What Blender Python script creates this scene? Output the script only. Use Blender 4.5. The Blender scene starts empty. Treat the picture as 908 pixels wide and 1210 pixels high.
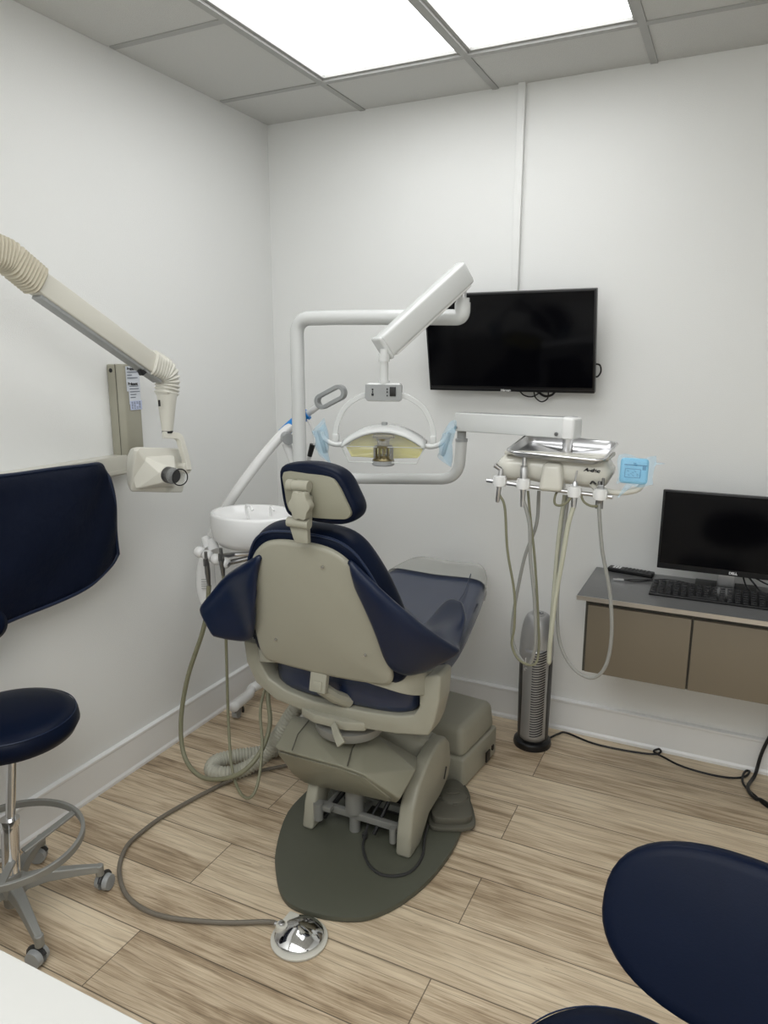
import bpy, bmesh, math, random
from mathutils import Vector, Matrix, Euler
random.seed(7)
PI = math.pi
scene = bpy.context.scene
col = scene.collection
R = math.radians

# ------------------------------------------------------------------ materials
def rgb(r, g, b):
    f = lambda c: (c/255/12.92) if c/255 <= .04045 else ((c/255+.055)/1.055)**2.4
    return (f(r), f(g), f(b), 1)

def mat(name, color, rough=.5, metal=0, noise=0, nscale=20, bump=0, bscale=200, coat=0, trans=0, alpha=1, emit=None, estr=0, spec=.5, ior=1.45):
    m = bpy.data.materials.new(name); m.use_nodes = True
    nt = m.node_tree; b = nt.nodes['Principled BSDF']
    b.inputs['Base Color'].default_value = color
    b.inputs['Roughness'].default_value = rough
    b.inputs['Metallic'].default_value = metal
    b.inputs['Specular IOR Level'].default_value = spec
    b.inputs['Coat Weight'].default_value = coat
    b.inputs['Transmission Weight'].default_value = trans
    b.inputs['Alpha'].default_value = alpha
    b.inputs['IOR'].default_value = ior
    if emit: b.inputs['Emission Color'].default_value = emit; b.inputs['Emission Strength'].default_value = estr
    tc = nt.nodes.new('ShaderNodeTexCoord')
    n = nt.nodes.new('ShaderNodeTexNoise'); n.inputs['Scale'].default_value = nscale; n.inputs['Detail'].default_value = 4
    nt.links.new(tc.outputs['Object'], n.inputs['Vector'])
    mx = nt.nodes.new('ShaderNodeMix'); mx.data_type = 'RGBA'
    mx.inputs[6].default_value = tuple(c*(1-noise) for c in color[:3])+(1,)
    mx.inputs[7].default_value = tuple(min(1, c*(1+noise)) for c in color[:3])+(1,)
    nt.links.new(n.outputs['Fac'], mx.inputs[0]); nt.links.new(mx.outputs[2], b.inputs['Base Color'])
    if bump:
        n2 = nt.nodes.new('ShaderNodeTexNoise'); n2.inputs['Scale'].default_value = bscale; n2.inputs['Detail'].default_value = 3
        nt.links.new(tc.outputs['Object'], n2.inputs['Vector'])
        bp = nt.nodes.new('ShaderNodeBump'); bp.inputs['Strength'].default_value = bump; bp.inputs['Distance'].default_value = .01
        nt.links.new(n2.outputs['Fac'], bp.inputs['Height']); nt.links.new(bp.outputs['Normal'], b.inputs['Normal'])
    return m

M = {}
M['wall'] = mat('wall_paint', (.785, .79, .775, 1), .55, noise=.02, nscale=1.5, bump=.12, bscale=260)
M['base'] = mat('baseboard_paint', (.80, .80, .79, 1), .3, noise=.01)
M['tile'] = mat('ceiling_tile', (.66, .66, .635, 1), .95, noise=.10, nscale=350, bump=.5, bscale=420)
M['tbar'] = mat('ceiling_tbar', (.40, .40, .385, 1), .5, noise=.02)
M['glow'] = mat('light_diffuser', (.9, .9, .9, 1), .6, emit=(.98, .99, 1, 1), estr=3.7)
M['tan'] = mat('tan_plastic', (.245, .236, .178, 1), .38, noise=.03, nscale=6, bump=.03, bscale=300)
M['tan2'] = mat('light_tan_plastic', (.33, .318, .255, 1), .38, noise=.03, nscale=8)
M['ivory'] = mat('ivory_gloss_plastic', (.66, .645, .575, 1), .18, noise=.02, nscale=6, coat=.5)
M['cream'] = mat('cream_enamel', (.60, .585, .52, 1), .3, noise=.02, nscale=6)
M['white'] = mat('white_plastic', (.78, .78, .77, 1), .25, noise=.01, nscale=5, coat=.3)
M['grey'] = mat('light_grey_enamel', (.62, .63, .62, 1), .22, noise=.02, nscale=5, coat=.5)
M['midgrey'] = mat('mid_grey_plastic', (.33, .34, .34, 1), .4, noise=.03)
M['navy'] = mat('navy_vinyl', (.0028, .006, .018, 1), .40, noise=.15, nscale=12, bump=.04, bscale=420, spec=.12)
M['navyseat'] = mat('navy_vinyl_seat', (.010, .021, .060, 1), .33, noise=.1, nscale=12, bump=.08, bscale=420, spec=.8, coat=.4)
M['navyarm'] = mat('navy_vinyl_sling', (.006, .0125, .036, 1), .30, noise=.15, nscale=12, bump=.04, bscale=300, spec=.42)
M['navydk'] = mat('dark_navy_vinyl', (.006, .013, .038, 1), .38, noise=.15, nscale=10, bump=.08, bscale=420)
M['piping'] = mat('navy_piping', (.012, .022, .055, 1), .35)
M['cloth'] = mat('navy_apron_cloth', (.0022, .0052, .017, 1), .55, spec=.2, noise=.2, nscale=9, bump=.35, bscale=35)
M['plate'] = mat('olive_grey_enamel', (.085, .088, .066, 1), .45, noise=.06, nscale=5, bump=.04, bscale=300)
M['rubber'] = mat('dark_olive_rubber', (.105, .100, .078, 1), .55, noise=.08, nscale=15)
M['black'] = mat('black_plastic', (.008, .008, .009, 1), .35, noise=.05)
M['key'] = mat('black_keycap', (.018, .018, .02, 1), .5, noise=.05)
M['screen'] = mat('black_screen', (.002, .002, .003, 1), .10, spec=.16)
M['chrome'] = mat('chrome', (.75, .75, .76, 1), .08, metal=1)
M['steel'] = mat('brushed_steel', (.62, .62, .63, 1), .28, metal=1, noise=.06, nscale=30)
M['dksteel'] = mat('dark_steel', (.25, .25, .25, 1), .35, metal=1)
M['alu'] = mat('cast_aluminium', (.30, .30, .28, 1), .45, metal=.45, noise=.05)
M['hoseo'] = mat('olive_hose', (.22, .215, .14, 1), .45, noise=.05)
M['hoseg'] = mat('grey_hose', (.30, .30, .28, 1), .45, noise=.05)
M['hosec'] = mat('cream_hose', (.50, .50, .40, 1), .4, noise=.04)
M['hosed'] = mat('brown_grey_hose', (.17, .15, .12, 1), .5, noise=.05)
M['corr'] = mat('ribbed_tan_hose', (.42, .41, .34, 1), .45)
M['film'] = mat('blue_barrier_film', (.32, .66, .90, 1), .2, noise=.1, nscale=30, alpha=.28, bump=.3, bscale=60)
M['pad'] = mat('blue_control_pad', (.25, .55, .76, 1), .3, noise=.05)
M['padink'] = mat('blue_pad_marks', (.05, .18, .33, 1), .4)
M['cyan'] = mat('cyan_blue_plastic', (.01, .24, .68, 1), .35)
M['glassplastic'] = mat('clear_shield', (.85, .87, .85, 1), .08, alpha=.13)
M['edgeplastic'] = mat('shield_edge', (.70, .72, .70, 1), .15, alpha=.75)
M['yellow'] = mat('yellow_reflector', (.80, .72, .16, 1), .2, noise=.2, nscale=12, coat=.5)
M['brass'] = mat('dark_brass', (.18, .15, .08, 1), .35, metal=.8)
M['clearfoot'] = mat('clear_grey_plastic', (.50, .50, .465, 1), .25, alpha=.72, noise=.08, nscale=8)
M['label'] = mat('paper_label', (.62, .65, .70, 1), .6)
M['labelb'] = mat('blue_paper_label', (.50, .55, .72, 1), .6)
M['ink'] = mat('black_ink', (.012, .012, .014, 1), .6)
M['inkg'] = mat('grey_ink', (.16, .18, .22, 1), .6)
M['counter'] = mat('grey_laminate', (.13, .13, .13, 1), .28, noise=.12, nscale=60)
M['door'] = mat('taupe_laminate', (.185, .155, .112, 1), .45, noise=.03, nscale=3)
M['carcass'] = mat('dark_taupe_laminate', (.075, .070, .058, 1), .5)
M['whitetop'] = mat('white_laminate', (.56, .555, .53, 1), .3, noise=.01)
M['silver'] = mat('silver_plastic', (.42, .42, .42, 1), .32, metal=.5, noise=.03)
M['dkgrey'] = mat('charcoal_plastic', (.035, .035, .035, 1), .4, noise=.05)
M['white_ink'] = mat('white_ink', (.75, .75, .75, 1), .5)

def floor_mat():
    m = bpy.data.materials.new('oak_plank_floor'); m.use_nodes = True
    nt = m.node_tree; N = nt.nodes; L = nt.links; b = N['Principled BSDF']
    tc = N.new('ShaderNodeTexCoord'); sp = N.new('ShaderNodeSeparateXYZ'); L.new(tc.outputs['Object'], sp.inputs[0])
    def mt(op, a, b_=None, c=None):
        n = N.new('ShaderNodeMath'); n.operation = op
        for i, v in enumerate((a, b_, c)):
            if v is None: continue
            if isinstance(v, (int, float)): n.inputs[i].default_value = v
            else: L.new(v, n.inputs[i])
        return n.outputs[0]
    X, Y = sp.outputs[0], sp.outputs[1]
    W = .2195
    yy = mt('DIVIDE', mt('ADD', Y, .883), W)
    row = mt('FLOOR', yy); fy = mt('FRACT', yy)
    par = mt('MODULO', mt('ADD', row, 100), 2)
    # rows with even index are jointed at x=0.662+k*1.22, odd rows at x=1.508+k*1.22
    xx = mt('DIVIDE', mt('SUBTRACT', X, mt('ADD', .662, mt('MULTIPLY', mt('SUBTRACT', 1, par), .846))), 1.83)
    cell = mt('FLOOR', xx); fx = mt('FRACT', xx)
    # two printed strips per plank
    strip = mt('FLOOR', mt('MULTIPLY', fy, 2))
    cmb = N.new('ShaderNodeCombineXYZ'); L.new(row, cmb.inputs[0]); L.new(cell, cmb.inputs[1]); L.new(strip, cmb.inputs[2])
    wn = N.new('ShaderNodeTexWhiteNoise'); wn.noise_dimensions = '3D'; L.new(cmb.outputs[0], wn.inputs[0])
    cmb2 = N.new('ShaderNodeCombineXYZ'); L.new(row, cmb2.inputs[0]); L.new(cell, cmb2.inputs[1])
    wn2 = N.new('ShaderNodeTexWhiteNoise'); wn2.noise_dimensions = '3D'; L.new(cmb2.outputs[0], wn2.inputs[0])
    # grain coordinates, stretched along x, moved per plank
    off = N.new('ShaderNodeVectorMath'); off.operation = 'MULTIPLY_ADD'
    L.new(wn2.outputs['Color'], off.inputs[0]); off.inputs[1].default_value = (13, 7, 5); L.new(tc.outputs['Object'], off.inputs[2])
    mp = N.new('ShaderNodeMapping'); mp.inputs['Scale'].default_value = (1.6, 30, 1); L.new(off.outputs[0], mp.inputs[0])
    g1 = N.new('ShaderNodeTexNoise'); g1.inputs['Scale'].default_value = 1.6; g1.inputs['Detail'].default_value = 8; g1.inputs['Roughness'].default_value = .62; g1.inputs['Distortion'].default_value = .6
    L.new(mp.outputs[0], g1.inputs['Vector'])
    mp2 = N.new('ShaderNodeMapping'); mp2.inputs['Scale'].default_value = (4, 150, 1); L.new(off.outputs[0], mp2.inputs[0])
    g2 = N.new('ShaderNodeTexNoise'); g2.inputs['Scale'].default_value = 2; g2.inputs['Detail'].default_value = 4; L.new(mp2.outputs[0], g2.inputs['Vector'])
    mp3 = N.new('ShaderNodeMapping'); mp3.inputs['Scale'].default_value = (1.3, 6.5, 1); L.new(off.outputs[0], mp3.inputs[0])
    g3 = N.new('ShaderNodeTexNoise'); g3.inputs['Scale'].default_value = 2.0; g3.inputs['Detail'].default_value = 5; g3.inputs['Distortion'].default_value = 1.2
    L.new(mp3.outputs[0], g3.inputs['Vector'])
    v = mt('ADD', mt('MULTIPLY', g1.outputs['Fac'], .50), mt('ADD', mt('MULTIPLY', g3.outputs['Fac'], .46), mt('MULTIPLY', g2.outputs['Fac'], .36)))
    v = mt('ADD', v, mt('MULTIPLY', mt('SUBTRACT', wn.outputs[0], .5), .18))
    v = mt('SUBTRACT', v, .14)
    cr = N.new('ShaderNodeValToRGB'); L.new(v, cr.inputs[0])
    e = cr.color_ramp; e.elements[0].position = .28; e.elements[0].color = (.20, .145, .09, 1)
    e.elements[1].position = .82; e.elements[1].color = (.80, .69, .52, 1)
    for p, c in ((.40, (.40, .30, .195, 1)), (.50, (.56, .445, .31, 1)), (.62, (.71, .59, .425, 1))):
        q = e.elements.new(p); q.color = c
    # crack lines of the wood
    # knots
    mpk = N.new('ShaderNodeMapping'); mpk.inputs['Scale'].default_value = (1.5, 4.2, 1); L.new(off.outputs[0], mpk.inputs[0])
    vk = N.new('ShaderNodeTexVoronoi'); vk.inputs['Scale'].default_value = 1.25; L.new(mpk.outputs[0], vk.inputs['Vector'])
    kn = N.new('ShaderNodeMapRange'); kn.inputs[1].default_value = .02; kn.inputs[2].default_value = .13; kn.inputs[3].default_value = .42; kn.inputs[4].default_value = 0
    L.new(vk.outputs['Distance'], kn.inputs[0])
    w = N.new('ShaderNodeTexWave'); w.bands_direction = 'Y'; w.inputs['Scale'].default_value = 4; w.inputs['Distortion'].default_value = 9; w.inputs['Detail'].default_value = 3; w.inputs['Detail Scale'].default_value = .7
    mpw = N.new('ShaderNodeMapping'); mpw.inputs['Scale'].default_value = (.55, 2.6, 1); L.new(off.outputs[0], mpw.inputs[0]); L.new(mpw.outputs[0], w.inputs['Vector'])
    crack = N.new('ShaderNodeMapRange'); crack.inputs[1].default_value = .0; crack.inputs[2].default_value = .035; crack.inputs[3].default_value = .38; crack.inputs[4].default_value = 0
    L.new(w.outputs['Fac'], crack.inputs[0])
    dk = mt('MAXIMUM', kn.outputs[0], mt('MULTIPLY', crack.outputs[0], mt('GREATER_THAN', g3.outputs['Fac'], .46)))
    mxk = N.new('ShaderNodeMix'); mxk.data_type = 'RGBA'; L.new(dk, mxk.inputs[0]); L.new(cr.outputs[0], mxk.inputs[6]); mxk.inputs[7].default_value = (.085, .055, .030, 1)
    # seams
    sy = mt('MINIMUM', fy, mt('SUBTRACT', 1, fy)); sx = mt('MINIMUM', fx, mt('SUBTRACT', 1, fx))
    seam = mt('MAXIMUM', mt('LESS_THAN', sy, .0085), mt('LESS_THAN', sx, .0009))
    mxs = N.new('ShaderNodeMix'); mxs.data_type = 'RGBA'; L.new(mt('MULTIPLY', seam, .75), mxs.inputs[0]); L.new(mxk.outputs[2], mxs.inputs[6]); mxs.inputs[7].default_value = (.045, .033, .022, 1)
    L.new(mxs.outputs[2], b.inputs['Base Color'])
    b.inputs['Roughness'].default_value = .42; b.inputs['Specular IOR Level'].default_value = .45
    bp = N.new('ShaderNodeBump'); bp.inputs['Strength'].default_value = .25; bp.inputs['Distance'].default_value = .003
    L.new(mt('SUBTRACT', g2.outputs['Fac'], seam), bp.inputs['Height']); L.new(bp.outputs[0], b.inputs['Normal'])
    return m
M['floor'] = floor_mat()

# ------------------------------------------------------------------ helpers
def V(*a): return Vector(a)
def catmull(pts, n=8, closed=False):
    pts = [Vector(p) for p in pts]; out = []; N = len(pts)
    rng = range(N if closed else N-1)
    for i in rng:
        p0 = pts[(i-1) % N] if (closed or i > 0) else pts[0]*2-pts[1]
        p1 = pts[i]; p2 = pts[(i+1) % N]
        p3 = pts[(i+2) % N] if (closed or i+2 < N) else pts[-1]*2-pts[-2]
        for k in range(n):
            t = k/n; t2 = t*t; t3 = t2*t
            out.append(.5*((2*p1)+(-p0+p2)*t+(2*p0-5*p1+4*p2-p3)*t2+(-p0+3*p1-3*p2+p3)*t3))
    if not closed: out.append(pts[-1])
    return out
def rounded(pts, r, n=6):
    """polyline with its inner corners rounded"""
    pts = [Vector(p) for p in pts]; out = [pts[0]]
    for i in range(1, len(pts)-1):
        a, b, c = pts[i-1], pts[i], pts[i+1]
        d1 = (a-b); d2 = (c-b); rr = min(r, d1.length*.49, d2.length*.49)
        p = b+d1.normalized()*rr; q = b+d2.normalized()*rr
        for k in range(n+1):
            t = k/n; out.append((1-t)**2*p+2*t*(1-t)*b+t*t*q)
    out.append(pts[-1]); return out

class B:
    def __init__(s): s.bm = bmesh.new()
    def box(s, c, d, rot=(0, 0, 0), bev=0, seg=2, taper=None):
        t = bmesh.new(); bmesh.ops.create_cube(t, size=1)
        for v in t.verts:
            v.co.x *= d[0]; v.co.y *= d[1]; v.co.z *= d[2]
            if taper and v.co.z > 0: v.co.x *= taper[0]; v.co.y *= taper[1]
        if bev: bmesh.ops.bevel(t, geom=t.edges[:], offset=bev, segments=seg, profile=.6, affect='EDGES', clamp_overlap=True)
        m = Matrix.Translation(c) @ Euler(rot).to_matrix().to_4x4()
        t.transform(m); s.add(t); return s
    def add(s, t):
        me = bpy.data.meshes.new('t'); t.to_mesh(me); t.free(); s.bm.from_mesh(me); bpy.data.meshes.remove(me)
    def cyl(s, a, b, r0, r1=None, seg=28, cap=True):
        if r1 is None: r1 = r0
        a = Vector(a); b = Vector(b); d = (b-a); z = d.normalized(); q = z.to_track_quat('Z', 'Y').to_matrix()
        x, y = q.col[0], q.col[1]; A = []; Bv = []
        for k in range(seg):
            t = 2*PI*k/seg; u = x*math.cos(t)+y*math.sin(t)
            A.append(s.bm.verts.new(a+u*r0)); Bv.append(s.bm.verts.new(b+u*r1))
        for k in range(seg):
            j = (k+1) % seg; s.bm.faces.new((A[k], A[j], Bv[j], Bv[k]))
        if cap: s.bm.faces.new(A[::-1]); s.bm.faces.new(Bv)
        return s
    def lathe(s, prof, c=(0, 0, 0), axis=(0, 0, 1), seg=40, sx=1, sy=1):
        """prof: list of (radius, height)"""
        z = Vector(axis).normalized(); q = z.to_track_quat('Z', 'Y').to_matrix() if abs(z.z) < .999 else Matrix.Identity(3)
        if z.z < -.999: q = Matrix.Rotation(PI, 3, 'X')
        c = Vector(c); rings = []
        for r, h in prof:
            if r < 1e-6: rings.append([s.bm.verts.new(c+q @ Vector((0, 0, h)))])
            else: rings.append([s.bm.verts.new(c+q @ Vector((r*sx*math.cos(2*PI*k/seg), r*sy*math.sin(2*PI*k/seg), h))) for k in range(seg)])
        for a, b in zip(rings, rings[1:]):
            if len(a) == 1 and len(b) == 1: continue
            for k in range(seg):
                j = (k+1) % seg
                if len(a) == 1: s.bm.faces.new((a[0], b[j], b[k]))
                elif len(b) == 1: s.bm.faces.new((a[k], a[j], b[0]))
                else: s.bm.faces.new((a[k], a[j], b[j], b[k]))
        if len(rings[0]) > 1: s.bm.faces.new(rings[0][::-1])
        if len(rings[-1]) > 1: s.bm.faces.new(rings[-1])
        return s
    def tube(s, pts, r, seg=12, closed=False, section=None, up=None):
        """sweep a circle (or a list of 2-D points) along pts; r may be a number, a list or a function of 0..1"""
        pts = [Vector(p) for p in pts]; n = len(pts); rings = []
        sec = section or [(math.cos(2*PI*k/seg), math.sin(2*PI*k/seg)) for k in range(seg)]
        tang = []
        for i in range(n):
            a = pts[i-1] if (i > 0 or closed) else pts[i]; b = pts[(i+1) % n] if (i < n-1 or closed) else pts[i]
            t = (b-a); tang.append(t.normalized() if t.length > 1e-9 else Vector((0, 0, 1)))
        u = Vector(up) if up else (Vector((0, 0, 1)) if abs(tang[0].z) < .9 else Vector((1, 0, 0)))
        u = (u-tang[0]*u.dot(tang[0])).normalized()
        for i in range(n):
            if up: u = Vector(up)
            u = (u-tang[i]*u.dot(tang[i]))
            u = u.normalized() if u.length > 1e-6 else tang[i].orthogonal().normalized()
            w = tang[i].cross(u)
            rr = r(i/(n-1)) if callable(r) else (r[i] if isinstance(r, (list, tuple)) else r)
            rings.append([s.bm.verts.new(pts[i]+(w*p[0]+u*p[1])*rr) for p in sec])
        m = len(sec)
        for i in range(n if closed else n-1):
            a = rings[i]; b = rings[(i+1) % n]
            for k in range(m):
                j = (k+1) % m; s.bm.faces.new((a[k], a[j], b[j], b[k]))
        if not closed: s.bm.faces.new(rings[0][::-1]); s.bm.faces.new(rings[-1])
        return s
    def prism(s, outline, vec, bev=0, seg=2, bulge=None):
        """outline: 3-D polygon, extruded by vec"""
        t = bmesh.new(); vec = Vector(vec)
        a = [t.verts.new(Vector(p)) for p in outline]; b = [t.verts.new(Vector(p)+vec) for p in outline]
        n = len(a); t.faces.new(a); t.faces.new(b[::-1])
        for k in range(n):
            j = (k+1) % n; t.faces.new((a[j], a[k], b[k], b[j]))
        bmesh.ops.recalc_face_normals(t, faces=t.faces[:])
        if bev: bmesh.ops.bevel(t, geom=t.edges[:], offset=bev, segments=seg, profile=.5, affect='EDGES', clamp_overlap=True)
        s.add(t); return s
    def hull(s, pts, bev=0, seg=3):
        t = bmesh.new()
        for p in pts: t.verts.new(Vector(p))
        r = bmesh.ops.convex_hull(t, input=t.verts[:])
        bmesh.ops.delete(t, geom=[g for g in r['geom_interior'] if isinstance(g, bmesh.types.BMVert)], context='VERTS')
        bmesh.ops.dissolve_limit(t, angle_limit=R(3), verts=t.verts[:], edges=t.edges[:])
        bmesh.ops.recalc_face_normals(t, faces=t.faces[:])
        if bev: bmesh.ops.bevel(t, geom=t.edges[:], offset=bev, segments=seg, profile=.5, affect='EDGES', clamp_overlap=True)
        s.add(t); return s
    def pad(s, outline, back, depth, edge=.4, rows=5, dome=0, inset=None):
        """soft cushion: outline ring (3-D), 'back' unit vector pointing to its rear, rounded side wall"""
        pts = [Vector(p) for p in outline]; back = Vector(back).normalized(); c = sum(pts, Vector())/len(pts); rings = []
        for k in range(rows+1):
            t = k/rows; a = PI*t
            sh = (1-math.sin(a)**edge) if edge else 0
            rad = math.sin(max(.0, a))**.5 if 0 < k < rows else .0
            rings.append([s.bm.verts.new(p+(c-p).normalized()*((inset if inset is not None else depth*.5)*(1-rad))+back*(depth*(.5-.5*math.cos(a)))) for p in pts])
        n = len(pts)
        for a, b in zip(rings, rings[1:]):
            for k in range(n):
                j = (k+1) % n; s.bm.faces.new((a[k], a[j], b[j], b[k]))
        for ring, sg in ((rings[0], -1), (rings[-1], 1)):
            cc = sum((v.co for v in ring), Vector())/n
            prev = ring
            for f in (.7, .35):
                nr = [s.bm.verts.new(cc+(v.co-cc)*f+back*sg*dome*(1-f*f)) for v in ring]
                for k in range(n):
                    j = (k+1) % n; s.bm.faces.new((prev[k], prev[j], nr[j], nr[k]))
                prev = nr
            cv = s.bm.verts.new(cc+back*sg*dome)
            for k in range(n):
                j = (k+1) % n; s.bm.faces.new((prev[k], prev[j], cv))
        return s
    def grid(s, rows, closed_u=False):
        vs = [[s.bm.verts.new(Vector(p)) for p in r] for r in rows]
        for i in range(len(vs)-1):
            for j in range(len(vs[0])-1+(1 if closed_u else 0)):
                k = (j+1) % len(vs[0]); s.bm.faces.new((vs[i][j], vs[i][k], vs[i+1][k], vs[i+1][j]))
        return s
    def text(s, body, size, m, ext=.0006, align='CENTER', bold=0):
        cu = bpy.data.curves.new('t', 'FONT'); cu.body = body; cu.size = size; cu.extrude = ext; cu.align_x = align; cu.align_y = 'CENTER'; cu.offset = bold
        o = bpy.data.objects.new('t', cu); col.objects.link(o); dg = bpy.context.evaluated_depsgraph_get()
        me = bpy.data.meshes.new_from_object(o.evaluated_get(dg)); me.transform(m); s.bm.from_mesh(me)
        bpy.data.objects.remove(o); bpy.data.meshes.remove(me); bpy.data.curves.remove(cu); return s

def obj(name, b, m, parent=None, smooth=35, sub=0, solid=0, bev=0, label=None, kind=None, soff=0, base=None):
    bm = b.bm
    bmesh.ops.remove_doubles(bm, verts=bm.verts[:], dist=1e-5)
    bmesh.ops.recalc_face_normals(bm, faces=bm.faces[:])
    me = bpy.data.meshes.new(name); bm.to_mesh(me); bm.free()
    root = parent
    loc = Vector((0, 0, 0)); 
    while root is not None: loc += root.location; root = root.parent
    if parent is None and base is not None:
        me.transform(Matrix.Translation(-Vector(base)))
    else: me.transform(Matrix.Translation(-loc))
    me.materials.append(M[m] if isinstance(m, str) else m)
    o = bpy.data.objects.new(name, me); col.objects.link(o)
    if parent is None and base is not None: o.location = base
    if parent is not None: o.parent = parent
    if smooth: 
        me.shade_smooth() if hasattr(me, 'shade_smooth') else None
        for p in me.polygons: p.use_smooth = True
        if smooth < 180:
            bm2 = bmesh.new(); bm2.from_mesh(me)
            for ed in bm2.edges:
                if len(ed.link_faces) == 2 and ed.calc_face_angle(0) > R(smooth): ed.smooth = False
            bm2.to_mesh(me); bm2.free()
    if solid: md = o.modifiers.new('s', 'SOLIDIFY'); md.thickness = solid; md.offset = soff
    if bev: md = o.modifiers.new('b', 'BEVEL'); md.width = bev; md.segments = 3; md.limit_method = 'ANGLE'; md.angle_limit = R(40)
    if sub: md = o.modifiers.new('u', 'SUBSURF'); md.levels = sub; md.render_levels = sub
    if label: o['label'] = label
    if kind: o['kind'] = kind
    return o
def multi(name, b, m, parent, **k):
    """one object per separate piece of the mesh"""
    bm = b.bm; bmesh.ops.remove_doubles(bm, verts=bm.verts[:], dist=1e-5)
    seen = set(); groups = []
    for v in bm.verts:
        if v in seen: continue
        st = [v]; seen.add(v); g = []
        while st:
            x = st.pop(); g.append(x)
            for e in x.link_edges:
                y = e.other_vert(x)
                if y not in seen: seen.add(y); st.append(y)
        groups.append(g)
    r = []
    for g in groups:
        n = B(); mp = {v: n.bm.verts.new(v.co) for v in g}
        for f in {f for v in g for f in v.link_faces}: n.bm.faces.new([mp[v] for v in f.verts])
        r.append(obj(name, n, m, parent, **k))
    return r
def tag(o, label, cat, group=None, kind=None):
    o['label'] = label; o['category'] = cat
    if group: o['group'] = group
    if kind: o['kind'] = kind
    return o
def thing(name, loc, label, cat, group=None):
    o = bpy.data.objects.new(name, None); o.location = loc; o.empty_display_size = .05; col.objects.link(o)
    return tag(o, label, cat, group)
def struct(name, b, m, parent=None, **k):
    o = obj(name, b, m, parent, **k)
    if parent is None: o['kind'] = 'structure'
    return o
def copy_tree(o, parent=None):
    c = o.copy(); col.objects.link(c); c.parent = parent
    for ch in [x for x in bpy.data.objects if x.parent == o and x is not c]: copy_tree(ch, c)
    return c

# ------------------------------------------------------------------ room
H = 2.747; XR = 3.3; YF = -4.4
struct('floor', B().box((XR/2, YF/2, -.05), (XR+.2, -YF+.2, .1)), 'floor', smooth=0)
struct('wall_back', B().box((XR/2, .05, H/2), (XR+.2, .1, H+.2)), 'wall', smooth=0)
struct('wall_left', B().box((-.05, YF/2, H/2), (.1, -YF+.2, H+.2)), 'wall', smooth=0)
struct('wall_right', B().box((XR+.05, YF/2, H/2), (.1, -YF+.2, H+.2)), 'wall', smooth=0)
struct('wall_front', B().box((XR/2, YF-.05, H/2), (XR+.2, .1, H+.2)), 'wall', smooth=0)
# baseboards: profile swept along the wall
def baseboard(name, along):
    prof = [(0, 0), (.020, 0), (.020, .012), (.014, .022), (.014, .135), (.017, .140), (.017, .148), (.008, .153), (0, .153)]
    b = B()
    if along == 'x': rows = [[(x, -d, z) for d, z in prof] for x in (0, XR)]
    else: rows = [[(d, y, z) for d, z in prof] for y in (0, YF)]
    b.grid(rows); struct(name, b, 'base', smooth=30)
baseboard('baseboard_back', 'x'); baseboard('baseboard_left', 'y')
struct('trim_1', B().box((1.232, -.011, (1.60+H)/2), (.030, .022, H-1.60), bev=.002), 'wall', smooth=20)
# ceiling: tiles on a T-bar grid, light openings left out
gx = [0, .508, 1.118, 1.728, 2.338, 2.948, XR]
gy = [0, -.358, -.970, -1.580, -2.190, -2.800, -3.410, -4.020, YF]
lights = {(1, 1), (1, 2), (2, 1), (2, 2)}
cb = B(); tb = B()
for i in range(len(gx)-1):
    for j in range(len(gy)-1):
        if (i, j) in lights: continue
        x0, x1 = gx[i]+.011, gx[i+1]-.011; y1, y0 = gy[j]-.011, gy[j+1]+.011
        if i == 0: x0 = 0
        if j == 0: y1 = 0
        cb.box(((x0+x1)/2, (y0+y1)/2, H+.008), (x1-x0, y1-y0, .02), bev=.003, seg=1)
cb.box((XR/2, YF/2, H+.13), (XR+.2, -YF+.2, .02))
ce = struct('ceiling', cb, 'tile', smooth=0)
for x in gx[1:-1]: tb.box((x, YF/2, H-.001), (.026, -YF, .010))
for y in gy[1:-1]:
    for x0, x1 in zip(gx, gx[1:]):
        i = gx.index(x0)
        if y == gy[2] and i in (1, 2): continue
        tb.box(((x0+x1)/2, y, H-.001), (x1-x0-.026, .026, .010))
struct('trim_2', tb, 'tbar', smooth=0)
for i, lab in ((1, 'glowing ceiling light panel nearer the left wall'), (2, 'glowing ceiling light panel to the right, above the wall screen')):
    x0, x1 = gx[i], gx[i+1]; y0, y1 = gy[3], gy[1]; cx, cy = (x0+x1)/2, (y0+y1)/2
    t = thing('ceiling_light', (cx, cy, H+.05), lab, 'ceiling light', 'ceiling light panels')
    f = B()
    for sx in (-1, 1): f.box((cx+sx*((x1-x0)/2-.020), cy, H+.012), (.014, y1-y0-.026, .018))
    for sy in (-1, 1): f.box((cx, cy+sy*((y1-y0)/2-.020), H+.012), (x1-x0-.054, .014, .018))
    f.box((cx, cy, H+.075), (x1-x0-.03, y1-y0-.03, .006))
    obj('light_frame', f, 'tbar', t, smooth=0)
    obj('diffuser', B().box((cx, cy, H+.016), (x1-x0-.054, y1-y0-.054, .004)), 'glow', t, smooth=0)

def area(name, loc, rot, sx, sy, power, colr=(1, .99, .97)):
    l = bpy.data.lights.new(name, 'AREA'); l.shape = 'RECTANGLE'; l.size = sx; l.size_y = sy; l.energy = power; l.color = colr
    o = bpy.data.objects.new(name, l); o.location = loc; o.rotation_euler = rot; col.objects.link(o); return o
area('rear_fill_light', (1.7, -3.5, H-.03), (0, 0, 0), 2.8, 1.7, 64, (.97, .99, 1))  # added fill light, unseen behind the camera, lifts floor and lower walls

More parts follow.
